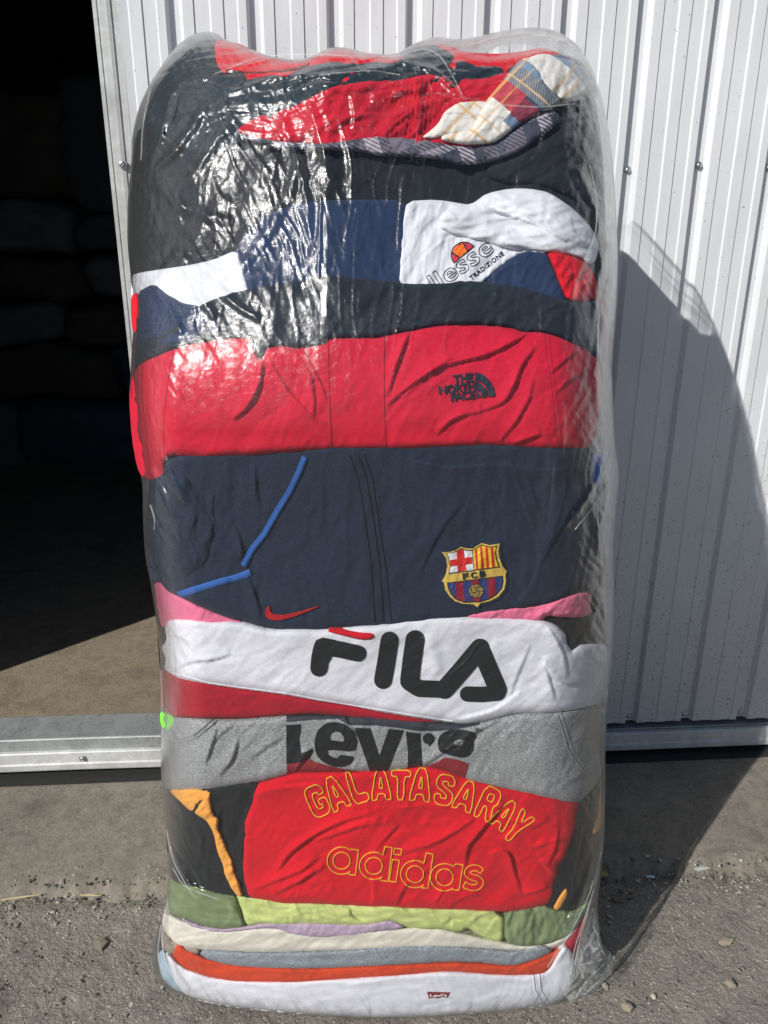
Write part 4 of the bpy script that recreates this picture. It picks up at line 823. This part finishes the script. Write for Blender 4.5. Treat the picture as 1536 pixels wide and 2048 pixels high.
fp = patch('film', FP, FM, film_root, layer=29, r=40, rd=.03, wr=film_wr, fold=FF, back=1.36, smooth=1, fk=.85)
FD = bpy.data.materials.new('bunched_film'); FD.use_nodes = True; _n = FD.node_tree; _b = _n.nodes['Principled BSDF']
_b.inputs['Base Color'].default_value = (.9, .93, .9, 1); _b.inputs['Roughness'].default_value = .18; _b.inputs['Alpha'].default_value = .22; _b.inputs['Specular IOR Level'].default_value = .8
FT = FD.copy(); FT.name = 'torn_film'; FT.node_tree.nodes['Principled BSDF'].inputs['Alpha'].default_value = .13
FT.node_tree.nodes['Principled BSDF'].inputs['Roughness'].default_value = .3
def pleat(pts, wd=4): thread('film_pleat', [smooth_poly(np.array(pts, float), 2, False)], wd, FD, film_root, fp, False, .6, 2.2)
PQ = ([(1195,1880),(1207,1905),(1216,1925),(1222,1950)], [(1160,1930),(1190,1925),(1222,1912)], [(1170,1990),(1195,1965),(1222,1950)], [(1186,1850),(1196,1870),(1200,1895),(1186,1905)], [(1150,1998),(1175,1960),(1212,1925)], [(1168,1900),(1180,1888),(1190,1900),(1197,1888)])
for q in ([(1222,300),(1229,380),(1233,480),(1233,560),(1227,650)], [(1226,640),(1219,700),(1222,780),(1226,860),(1234,930)], [(1234,930),(1228,1000),(1221,1080),(1224,1180),(1222,1300)], [(1180,330),(1196,400),(1192,470),(1170,520)],
          [(1215,560),(1198,620),(1196,700),(1206,760)], [(1222,900),(1200,960),(1192,1030),(1210,1100),(1214,1200)], [(1218,960),(1190,1010),(1150,1060)], [(1220,1290),(1212,1400),(1206,1480),(1208,1600),(1205,1700),(1190,1770)],
          [(1190,1500),(1203,1540),(1199,1640)], [(1204,1700),(1180,1790),(1140,1870),(1095,1935)], [(1200,1740),(1172,1830),(1148,1900),(1142,1950)], [(1186,1790),(1160,1880),(1150,1930)], [(332,1660),(345,1720),(372,1770),(390,1795)], [(345,1735),(368,1775),(440,1800)],
          [(330,1820),(322,1880),(335,1940),(370,1985)], [(322,1850),(314,1910),(330,1962)], [(300,1010),(310,1040),(308,1060)], [(430,148),(520,112),(620,108),(700,112)], [(640,150),(740,140),(800,150)], [(930,95),(1000,72),(1080,66),(1140,90)], [(1080,62),(1140,85),(1176,130),(1196,190)],
          [(1000,210),(1080,215),(1150,208)], [(740,115),(800,112),(850,96),(880,110),(905,150),(925,190)], [(300,180),(285,250),(282,320)], [(322,1340),(324,1420),(325,1500)]):
    pleat(q, 3.2)
# loose torn tail of film  at the lower right
fp2 = patch('film_tail', [(1128,1990),(1150,1945),(1168,1890),(1180,1840),(1192,1826),(1198,1850),(1202,1880),(1206,1902),(1213,1912),(1225,1915),(1221,1930),(1226,1945),(1214,1956),(1204,1966),(1190,1984),(1166,1998),(1140,2006)], FT, film_root, layer=32, r=12, rd=.012, seam=True, step=2.2, smooth=0,
    wr=lambda X, Y, t: .007*(1-np.abs(dirnoise(X, Y, 50, 90, 12, 2, 51))*2)+.006*fbm(X/14, Y/14, 2, 9))
fp3 = patch('film_tail', [(1160,1905),(1186,1900),(1200,1890),(1216,1908),(1227,1916),(1224,1938),(1222,1952),(1196,1957),(1180,1945),(1165,1960),(1156,1930)], FT, film_root, layer=42, r=8, rd=.01, seam=True, step=2.2, smooth=0,
    wr=lambda X, Y, t: .010*(1-np.abs(dirnoise(X, Y, 20, 50, 8, 3, 55))*2)+.005*fbm(X/10, Y/10, 2, 12))

for q in PQ: thread('film_pleat', [smooth_poly(np.array(q, float), 2, False)], 3.4, FD, film_root, fp3, False, 1.0, 1.5)

# ------------------------------------------------------------------ the warehouse front, in its own turned frame: u along the wall, v into it
TH = radians(3.65); V0 = 1.5502
ct, st = cos(TH), sin(TH)
def W(u, v, z): return (u*ct-v*st, u*st+v*ct, z)
def paint_mat():
    m, nt, b = nodes('white_painted_steel'); v = coords(nt)
    sx = nt.nodes.new('ShaderNodeSeparateXYZ'); lk(nt, v, sx.inputs[0])
    f = noise(nt, v, 5, 4); c = ramp(nt, f, [(.3, (.64, .655, .67)), (.7, (.71, .725, .74))])
    # mud specks thicken towards the foot of the sheet
    lowm = N(nt, 'ShaderNodeMapRange'); lk(nt, sx.outputs[2], lowm.inputs[0]); lowm.inputs[1].default_value = .09; lowm.inputs[2].default_value = 1.0; lowm.inputs[3].default_value = .085; lowm.inputs[4].default_value = 0
    sp = noise(nt, mapping(nt, v, (1, 1, .7)), 210, 3, .6)
    add = N(nt, 'ShaderNodeMath', operation='ADD'); lk(nt, sp, add.inputs[0]); lk(nt, lowm.outputs[0], add.inputs[1])
    k = ramp(nt, add.outputs[0], [(.69, (0, 0, 0)), (.74, (1, 1, 1))])
    c = mixc(nt, k, c, (.10, .095, .085))
    sc = noise(nt, mapping(nt, v, (9, 9, 1), (0, .5, 0)), 22, 4, .7, 2.0)
    c = mixc(nt, ramp(nt, sc, [(.70, (0, 0, 0)), (.74, (.35, .35, .35))]), c, (.38, .38, .38))
    dl = ramp(nt, lowm.outputs[0], [(.03, (0, 0, 0)), (.085, (.45, .45, .45))]); c = mixc(nt, dl, c, (.40, .39, .36))
    lk(nt, c, b.inputs['Base Color']); b.inputs['Roughness'].default_value = .38; b.inputs['Specular IOR Level'].default_value = .45
    p = bump(nt, noise(nt, mapping(nt, v, (1, 1, .2)), 16, 3), .25, .004, None); bump(nt, noise(nt, v, 700, 2), .08, .0006, b, p)
    return m
def galv_mat(name='galvanised_steel', col=(.34, .375, .38), metal=.35):
    m, nt, b = nodes(name); v = coords(nt)
    vo = nt.nodes.new('ShaderNodeTexVoronoi'); vo.inputs['Scale'].default_value = 70; lk(nt, v, vo.inputs['Vector'])
    f = noise(nt, v, 9, 5, .65, 1.5); c = ramp(nt, f, [(.3, tuple(x*.72 for x in col)), (.55, col), (.75, tuple(min(1, x*1.2) for x in col))])
    c = mixc(nt, .25, c, ramp(nt, vo.outputs['Distance'], [(0, (1, 1, 1)), (.7, (.6, .6, .6))]), 'MULTIPLY')
    du = noise(nt, mapping(nt, v, (1, .6, 1), (0, 0, .5)), 24, 4, .6, 4.5); c = mixc(nt, ramp(nt, du, [(.47, (0, 0, 0)), (.53, (.6, .6, .6)), (.6, (.1, .1, .1)), (.68, (.7, .7, .7))]), c, (.47, .46, .42))
    lk(nt, c, b.inputs['Base Color']); b.inputs['Metallic'].default_value = metal; b.inputs['Roughness'].default_value = .48
    bump(nt, f, .2, .002, b); return m
PAINT = paint_mat(); GALV = galv_mat(); SCREW = plain('zinc_screw', (.55, .55, .56), .3, .9)
TRIM = galv_mat('pale_zinc_trim', (.56, .58, .57), .25)
LIP = galv_mat('painted_lip', (.62, .63, .62), .1)
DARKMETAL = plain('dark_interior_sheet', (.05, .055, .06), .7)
def strip(name, prof, z0, z1, mat, parent, smooth=False, zs=None):
    """vertical sheet from a (u,v) profile with thickness 1.5 mm"""
    zs = zs or [z0, z1]; pr = np.array(prof, float); n = len(pr); V = []; Fc = []
    for off in (0, .0015):
        for z in zs:
            for i, (u, v) in enumerate(pr):
                wob = .0009*math.sin(z*5+u*9)+.0006*math.sin(z*13+u*31)
                V.append(W(u, v+off+wob, z))
    m = len(zs)
    for s in (0, 1):
        for j in range(m-1):
            for i in range(n-1):
                a = s*m*n+j*n+i; q = (a, a+1, a+n+1, a+n); Fc.append(q if s == 0 else q[::-1])
    for i in range(n-1):
        Fc.append((i+1, i, m*n+i, m*n+i+1)); t = (m-1)*n; Fc.append((t+i, t+i+1, m*n+t+i+1, m*n+t+i))
    for j in range(m-1):
        a = j*n; Fc.append((a, a+n, m*n+a+n, m*n+a)); a = j*n+n-1; Fc.append((a+n, a, m*n+a, m*n+a+n))
    return mesh_obj(name, V, Fc, mat, parent, smooth)
def screw(u, v, z, parent, r=.0055):
    vs = []; fs = []; k = 6
    prof = [(0, .0), (r*1.35, .0), (r*1.35, .0012), (r*.95, .0014), (r*.9, .005), (r*.5, .0062), (r*.42, .0045), (0, .0045)]
    for pr, h in prof:
        for i in range(12):
            a = 2*pi*i/12; vs.append(W(u+pr*cos(a), v-h, z+pr*sin(a)))
    for j in range(len(prof)-1):
        for i in range(12): fs.append((j*12+i, j*12+(i+1) % 12, (j+1)*12+(i+1) % 12, (j+1)*12+i))
    return mesh_obj('screw', vs, fs, SCREW, parent, False)
UL = -.407; VG = V0+.022          # leaf's left edge and crest plane of its sheet
gate = empty('metal_gate', W(UL, VG, .09), 'white ribbed steel gate leaf standing open beside the dark doorway', 'gate')
PIT = .1398; PH = .709; prof = []; u = PH-PIT*8
start = u
DPT = .0125
k = 0
while u < 2.4:
    c = u     # valley centre
    cr = c-PIT
    seg = [(c-.0145, 0), (c-.0095, DPT), (c+.0080, DPT), (c+.0155, 0),
           (c+.0335, 0), (c+.0348, .0022), (c+.0610, .0022), (c+.0640, 0), (c+.0850, 0), (c+.0863, .0022), (c+.1090, .0022), (c+.1120, 0)]
    prof += seg; u += PIT; k += 1
prof = [(a, VG+b) for a, b in prof if a > UL+.043]
prof = [(UL+.0432, VG)]+prof
zs = [.092+i*.12 for i in range(20)]
strip('cladding_sheet', prof, 0, 0, PAINT, gate, zs=zs)
mb = MB(); mb.box(UL+.040, 2.4, VG+.0175, VG+.021, .088, 2.38, W); mb.obj('backing_plate', DARKMETAL, gate)
strip('edge_trim', [(UL, VG+.03), (UL, VG-.004), (UL+.0065, VG-.004), (UL+.0075, VG-.0022), (UL+.0105, VG-.0022), (UL+.0112, VG-.0045), (UL+.024, VG-.0045), (UL+.030, VG-.0035), (UL+.0312, VG-.001), (UL+.0445, VG-.001), (UL+.0455, VG+.0035)], .092, 2.38, TRIM, gate)
def wall_uv(px, py, v):
    d = rays(np.array([px]), np.array([py]))[0]; n = np.array([-st, ct, 0.]); t = v/(n@d); p = d*t+np.array([0, 0, CAM_H]); return float(p@np.array([ct, st, 0])), float(p[2])
for (px, py) in ((246, 329),):
    a, z = wall_uv(px, py, VG-.003); screw(a, VG-.0048, z, gate, .006)
for kx in range(-7, 12):
    uu = PH+PIT*kx
    if uu < UL+.06: continue
    screw(uu-.001, VG+DPT+.0002, .1045+.002*math.sin(kx*3), gate)
    screw(uu-.001, VG+DPT+.0002, 1.345-.006*(kx % 2)+.004*math.sin(kx*2), gate)
# bottom runner: threshold in front, passing under the leaf
thr = empty('door_threshold', W(-.9, V0, .03), 'grey galvanised threshold channel with pale lower lip along the foot of the doorway', 'threshold')
def runner(name, prof, mat, u0, u1, parent):
    V = []; Fc = []; n = len(prof); us = np.linspace(u0, u1, 60)
    for i, uu in enumerate(us):
        for v, z in prof: V.append(W(uu, v+.0008*math.sin(uu*9), z+.0012*math.sin(uu*6.3)))
    for i in range(len(us)-1):
        for j in range(n-1): a = i*n+j; Fc.append((a, a+n, a+n+1, a+1))
    return mesh_obj(name, V, Fc, mat, parent, False)
runner('lip', [(V0+.028, .030), (V0+.001, .030), (V0, .033), (V0-.0005, .046), (V0+.003, .049), (V0+.0035, .074), (V0+.006, .0765), (V0+.016, .0765)], LIP, -1.6, 2.4, thr)
runner('channel', [(V0+.016, .0768), (V0+.014, .079), (V0+.0138, .105), (V0+.0145, .1068), (V0+.11, .1068), (V0+.114, .105), (V0+.114, .0)], GALV, -1.6, UL, thr)
runner('channel', [(V0+.03, .030), (V0+.018, .0768), (V0+.018, .079), (V0+.0185, .0805), (V0+.11, .0805), (V0+.114, .079), (V0+.114, .0)], GALV, UL, 2.4, thr)
runner('channel_bead', [(V0+.0125, .1045), (V0+.0116, .1066), (V0+.0128, .1088), (V0+.0165, .1090), (V0+.0178, .1072)], TRIM, -1.6, UL, thr)
a, z = wall_uv(165, 1517, V0+.002); screw(a, V0+.0022, z, thr)

# building shell with a dim interior
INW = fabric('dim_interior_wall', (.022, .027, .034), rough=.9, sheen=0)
def conc(name, c0, c1, sc=1):
    m, nt, b = nodes(name); v = coords(nt)
    f = noise(nt, v, 3*sc, 6, .62, .5); g_ = noise(nt, v, 160*sc, 4, .7); g2 = noise(nt, v, 32*sc, 4, .6)
    c = ramp(nt, f, [(.3, c0), (.7, c1)]); c = mixc(nt, .45, c, ramp(nt, g_, [(.3, tuple(x*.6 for x in c0)), (.7, tuple(x*1.35 for x in c1))]))
    c = mixc(nt, .25, c, ramp(nt, g2, [(.35, tuple(x*.6 for x in c0)), (.65, tuple(x*1.2 for x in c1))]))
    sp = noise(nt, v, 420*sc, 2); c = mixc(nt, ramp(nt, sp, [(.72, (0, 0, 0)), (.78, (.8, .8, .8))]), c, (.5, .47, .40))
    bl = noise(nt, v, 6, 6, .7, 1.0); c = mixc(nt, ramp(nt, bl, [(.50, (0, 0, 0)), (.68, (.55, .55, .55))]), c, tuple(x*.55 for x in c0))
    gr = noise(nt, v, 75, 5, .75); c = mixc(nt, ramp(nt, gr, [(.56, (0, 0, 0)), (.66, (.5, .5, .5))]), c, tuple(x*.42 for x in c0))
    lk(nt, c, b.inputs['Base Color']); b.inputs['Roughness'].default_value = .92; b.inputs['Specular IOR Level'].default_value = .3
    p = bump(nt, g2, .35, .006, None); bump(nt, g_, .6, .003, b, p); return m
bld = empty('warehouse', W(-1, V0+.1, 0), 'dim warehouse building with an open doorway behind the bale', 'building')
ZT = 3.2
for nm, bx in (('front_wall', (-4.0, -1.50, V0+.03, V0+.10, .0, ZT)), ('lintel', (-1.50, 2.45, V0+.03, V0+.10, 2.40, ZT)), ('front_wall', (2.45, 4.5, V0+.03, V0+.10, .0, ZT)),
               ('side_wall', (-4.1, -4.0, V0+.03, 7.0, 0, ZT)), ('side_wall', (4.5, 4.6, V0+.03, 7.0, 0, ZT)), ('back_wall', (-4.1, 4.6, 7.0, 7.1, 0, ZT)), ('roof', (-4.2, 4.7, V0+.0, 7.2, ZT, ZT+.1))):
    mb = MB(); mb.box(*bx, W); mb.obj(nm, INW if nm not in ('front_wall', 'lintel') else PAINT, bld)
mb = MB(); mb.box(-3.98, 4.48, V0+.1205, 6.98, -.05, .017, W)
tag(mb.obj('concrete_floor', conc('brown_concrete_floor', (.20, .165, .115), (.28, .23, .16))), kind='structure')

# bales stored in the dark: lumpy sacks on the floor and on each other
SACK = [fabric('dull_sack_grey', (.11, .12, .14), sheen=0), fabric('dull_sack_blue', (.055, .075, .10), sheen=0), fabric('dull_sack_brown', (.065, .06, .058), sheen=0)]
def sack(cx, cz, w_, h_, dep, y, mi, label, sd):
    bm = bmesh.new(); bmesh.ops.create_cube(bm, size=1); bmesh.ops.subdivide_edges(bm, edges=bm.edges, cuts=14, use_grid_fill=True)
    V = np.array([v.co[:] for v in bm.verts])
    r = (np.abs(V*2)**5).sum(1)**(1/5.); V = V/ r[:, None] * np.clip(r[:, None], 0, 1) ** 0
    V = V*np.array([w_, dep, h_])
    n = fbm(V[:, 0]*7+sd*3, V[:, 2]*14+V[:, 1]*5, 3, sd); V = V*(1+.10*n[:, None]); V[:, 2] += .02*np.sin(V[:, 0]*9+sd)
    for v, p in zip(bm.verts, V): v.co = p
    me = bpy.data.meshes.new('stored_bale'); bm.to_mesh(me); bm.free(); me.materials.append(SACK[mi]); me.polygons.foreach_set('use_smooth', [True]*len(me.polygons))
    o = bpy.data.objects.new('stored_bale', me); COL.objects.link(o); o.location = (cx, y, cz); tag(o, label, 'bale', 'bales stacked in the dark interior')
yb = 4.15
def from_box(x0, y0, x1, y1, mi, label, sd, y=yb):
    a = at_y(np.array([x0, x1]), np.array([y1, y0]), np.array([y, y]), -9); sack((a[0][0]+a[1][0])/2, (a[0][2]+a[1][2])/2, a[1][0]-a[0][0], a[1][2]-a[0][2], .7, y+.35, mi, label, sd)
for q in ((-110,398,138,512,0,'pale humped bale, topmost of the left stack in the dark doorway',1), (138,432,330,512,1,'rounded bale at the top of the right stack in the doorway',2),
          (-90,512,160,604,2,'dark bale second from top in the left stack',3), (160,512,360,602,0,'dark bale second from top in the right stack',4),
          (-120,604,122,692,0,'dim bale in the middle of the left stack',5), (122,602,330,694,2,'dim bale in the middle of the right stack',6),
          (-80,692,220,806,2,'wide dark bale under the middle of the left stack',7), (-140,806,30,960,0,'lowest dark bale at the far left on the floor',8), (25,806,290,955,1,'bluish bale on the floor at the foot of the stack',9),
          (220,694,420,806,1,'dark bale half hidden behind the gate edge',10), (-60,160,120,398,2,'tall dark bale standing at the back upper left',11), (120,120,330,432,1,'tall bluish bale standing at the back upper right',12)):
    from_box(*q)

# ------------------------------------------------------------------ ground
def asphalt():
    m, nt, b = nodes('weathered_asphalt'); v = coords(nt)
    f = noise(nt, v, 2.2, 5, .6); f2 = noise(nt, v, 13, 4, .6)
    binder = ramp(nt, f, [(.3, (.135, .122, .102)), (.7, (.235, .214, .178))])
    binder = mixc(nt, .4, binder, ramp(nt, f2, [(.3, (.085, .077, .064)), (.7, (.33, .30, .25))]))
    def stones(sc, lo, seed):
        vm = mapping(nt, v, (1, 1, 1)); vm.node.inputs['Location'].default_value = (seed, seed*2, 0)
        dn = nt.nodes.new('ShaderNodeTexNoise'); dn.inputs['Scale'].default_value = sc*1.6; lk(nt, vm, dn.inputs['Vector'])
        mx = nt.nodes.new('ShaderNodeMix'); mx.data_type = 'VECTOR'; mx.inputs[0].default_value = .016*60/sc; lk(nt, vm, mx.inputs[4]); lk(nt, dn.outputs['Color'], mx.inputs[5])
        vo = nt.nodes.new('ShaderNodeTexVoronoi'); vo.inputs['Scale'].default_value = sc; lk(nt, mx.outputs[1], vo.inputs['Vector'])
        sep = nt.nodes.new('ShaderNodeSeparateColor'); lk(nt, vo.outputs['Color'], sep.inputs[0])
        shape = ramp(nt, vo.outputs['Distance'], [(.0, (1, 1, 1)), (.26, (1, 1, 1)), (.36, (0, 0, 0))])
        pk = ramp(nt, sep.outputs[0], [(0, (0, 0, 0)), (lo, (0, 0, 0)), (lo+.06, (.85, .85, .85))])
        colr = ramp(nt, sep.outputs[1], [(0, (.2, .185, .165)), (.45, (.36, .33, .28)), (.8, (.46, .41, .33)), (1, (.62, .57, .47))])
        return mixc(nt, 1., shape, pk, 'MULTIPLY'), colr
    ma, ca = stones(84, .86, 3.1); mb_, cb = stones(170, .42, 7.7); mc, cc_ = stones(360, .4, 1.3)
    c = mixc(nt, mc, binder, cc_); c = mixc(nt, mb_, c, cb); c = mixc(nt, ma, c, ca)
    lk(nt, c, b.inputs['Base Color']); b.inputs['Specular IOR Level'].default_value = .5
    lk(nt, ramp(nt, mb_, [(0, (.85, .85, .85)), (1, (.42, .42, .42))]), b.inputs['Roughness'])
    p = bump(nt, noise(nt, v, 27, 5, .7, .6), .9, .014, None); p = bump(nt, noise(nt, v, 95, 4, .75), .8, .006, None, p); p = bump(nt, mb_, .55, .0022, None, p); p = bump(nt, ma, .8, .004, None, p); bump(nt, mc, .5, .0012, b, p); return m
AS = asphalt()
mb = MB(); 
n = 60; V = []; Fc = []
gx = np.concatenate([np.linspace(-40, -2, 10), np.linspace(-1.8, 1.8, 150), np.linspace(2, 40, 10)]); gy = np.concatenate([np.linspace(-40, -.2, 10), np.linspace(0, 1.9, 80), np.linspace(2.2, 60, 10)])
GX, GY = np.meshgrid(gx, gy); nearm = (np.abs(GX) < 1.8) & (GY > 0) & (GY < 1.9)
GZ = -.006 + np.where(nearm, .004*fbm(GX*6, GY*6, 3, 3), 0) - np.where(nearm, .010*np.exp(-((GY-1.207-.0467*GX-.012*fbm(GX*7, GX*0, 3, 5))/.012)**2), 0)
V = np.stack([GX, GY, GZ], -1).reshape(-1, 3); nx_ = len(gx)
Fc = [(j*nx_+i, j*nx_+i+1, (j+1)*nx_+i+1, (j+1)*nx_+i) for j in range(len(gy)-1) for i in range(nx_-1)]
tag(mesh_obj('asphalt_ground', V, Fc, AS), kind='structure')
# concrete apron along the wall with a crumbled front edge
CO = conc('worn_concrete_apron', (.15, .132, .104), (.25, .224, .182), .9)
us = np.linspace(-3.5, 3.5, 900); ed = 1.2105 + .0467*us + .022*fbm(us*5, us*0+3, 3, 5) + .018*fbm(us*26, us*0+1, 3, 8) + .007*fbm(us*110, us*0, 2, 9)
V = []; Fc = []; rows = [(-.03, -.02), (.002, .001), (.012, .007), (.03, .010)]; ysx = [.08, .14, .2, .4]
for i, uu in enumerate(us):
    for dy, z in rows: V.append((uu, ed[i]+dy, z+(.003*fbm(np.array([uu*30]), np.array([dy*40+uu]), 2, 3)[0] if z > 0 else 0)))
    for yy in (.09, .18, .28, .40): V.append((uu, 1.2105+.0467*uu+yy, .011+.0015*math.sin(uu*5+yy*9)))
nr = len(rows)+4
for i in range(len(us)-1):
    for j in range(nr-1): a = i*nr+j; Fc.append((a, a+nr, a+nr+1, a+1))
tag(mesh_obj('concrete_apron', V, Fc, CO, None, True), kind='structure')
GAPDARK = plain('dark_gap_strip', (.022, .022, .021), .85)
mb = MB(); mb.box(-3.4, 3.4, V0-.024, V0+.12, -.03, .0155, W); tag(mb.obj('dark_gap_strip', GAPDARK), kind='structure')  # flush near-black strip in place of the gap below the threshold lip
# loose chips and grit
V = []; Fc = []; 
ST, _t, _bb = nodes('mixed_grit'); _v = coords(_t); _vo = _t.nodes.new('ShaderNodeTexVoronoi'); _vo.inputs['Scale'].default_value = 60; lk(_t, _v, _vo.inputs['Vector'])
_sp = _t.nodes.new('ShaderNodeSeparateColor'); lk(_t, _vo.outputs['Color'], _sp.inputs[0]); lk(_t, ramp(_t, _sp.outputs[0], [(0, (.085, .078, .065)), (.45, (.14, .13, .11)), (.75, (.26, .24, .19)), (1, (.46, .42, .34))]), _bb.inputs['Base Color']); _bb.inputs['Roughness'].default_value = .8
r_ = random.Random(4)
for k in range(3400):
    x = r_.uniform(-1.3, 1.35)
    yb_ = 1.208+.0467*x; y = r_.uniform(.78, yb_) if r_.random() < .42 else yb_-.012+r_.gauss(0, .024)
    if abs(x+.03) < .33 and y > .9: continue
    s = abs(r_.gauss(.001, .0009))+.0006+(.0022*r_.random() if r_.random() < .05 else 0); a0 = r_.random()*6.28; el = r_.uniform(1, 1.9); n0 = len(V); z0 = -.004 if y < yb_ else .010
    for h, q in ((0, 1), (.55, .95), (1.0, .45)):
        for i in range(6):
            a = a0+i*pi/3; rr = s*q*r_.uniform(.75, 1.2); dx, dy = rr*el*cos(a), rr*sin(a)
            V.append((x+dx*cos(a0)-dy*sin(a0), y+dx*sin(a0)+dy*cos(a0), z0+h*s*.75))
    for h in (0, 1):
        for i in range(6): j = (i+1) % 6; Fc.append((n0+h*6+i, n0+h*6+j, n0+h*6+6+j, n0+h*6+6+i))
    Fc.append(tuple(n0+12+i for i in range(6)))
tag(mesh_obj('gravel', V, Fc, ST, None, False), 'pale grit and stone chips scattered on the asphalt', 'gravel', kind='stuff')
# small litter by the apron's edge
def chip(name, pts, z, th, mat, label, cat, bend=.002):
    c = at_z(np.array([p[0] for p in pts]), np.array([p[1] for p in pts]), z); n = len(c); ctr = c.mean(0)
    V = np.vstack([c+[0, 0, th], c, [ctr+[0, 0, th+bend]]]); Fc = [(i, (i+1) % n, 2*n) for i in range(n)]+[(n+i, n+(i+1) % n, (i+1) % n, i) for i in range(n)]
    o = mesh_obj(name, V, Fc, mat, None, False, loc=ctr); return tag(o, label, cat)
LEAF = plain('dry_leaf', (.16, .125, .09), .8); TAN = plain('tan_paper', (.36, .25, .10), .8); CY = plain('pale_blue_plastic', (.45, .60, .66), .4); PG = plain('grey_paper', (.40, .41, .38), .8); PK = plain('tan_stone', (.30, .25, .185), .8)
chip('cigarette_butt', [(1190,1746),(1214,1743),(1217,1754),(1190,1757)], -.002, .005, TAN, 'tan cigarette butt in the shade beside the bale', 'cigarette butt')
chip('plastic_strip', [(1293,1751),(1309,1753),(1309,1757),(1293,1755)], 0, .002, CY, 'pale blue plastic strip in the shade near the apron edge', 'litter')
chip('paper_scrap', [(1388,1738),(1404,1731),(1422,1737),(1398,1743)], .0, .002, PG, 'grey paper scrap at the shadow edge by the apron', 'litter')
chip('dry_leaf', [(1222,1798),(1235,1793),(1250,1797),(1247,1805),(1230,1804)], -.003, .002, LEAF, 'brown dry leaf lying in the bale shadow nearest the bale', 'leaf')
chip('dry_leaf', [(1254,1797),(1264,1786),(1273,1783),(1268,1794),(1258,1799)], -.003, .003, LEAF, 'curled dry leaf in the shade right of the other leaf', 'leaf')
chip('dry_leaf', [(1436,1885),(1450,1876),(1468,1880),(1462,1890),(1445,1892)], -.003, .003, PK, 'pinkish dry leaf in full sun at the right', 'leaf')
chip('stone_chip', [(1242,2012),(1249,2007),(1260,2011),(1266,2019),(1261,2025),(1249,2021)], -.003, .005, PK, 'flat tan stone chip near the bottom edge in sun', 'stone')
chip('stone_chip', [(1450,1965),(1462,1962),(1472,1976),(1460,1978)], -.003, .005, PK, 'small tan stone chip right of the bale in sun', 'stone')
STRAW = plain('dry_straw', (.50, .40, .22), .8)
chip('straw', [(2,1800),(40,1795),(82,1789),(82,1790.5),(40,1796.8),(2,1802)], .0, .0015, STRAW, 'dry straw lying along the broken apron edge at far left', 'straw')
chip('straw', [(160,1790),(203,1791),(203,1792.3),(160,1791.6)], .0, .0015, STRAW, 'short dry straw by the apron edge nearer the bale', 'straw')
chip('stone_chip', [(188,1885),(205,1878),(216,1888),(204,1902),(190,1899)], -.004, .006, plain('brown_stone', (.20, .175, .13), .8), 'brown stone in the asphalt at lower left beside the bale', 'stone')
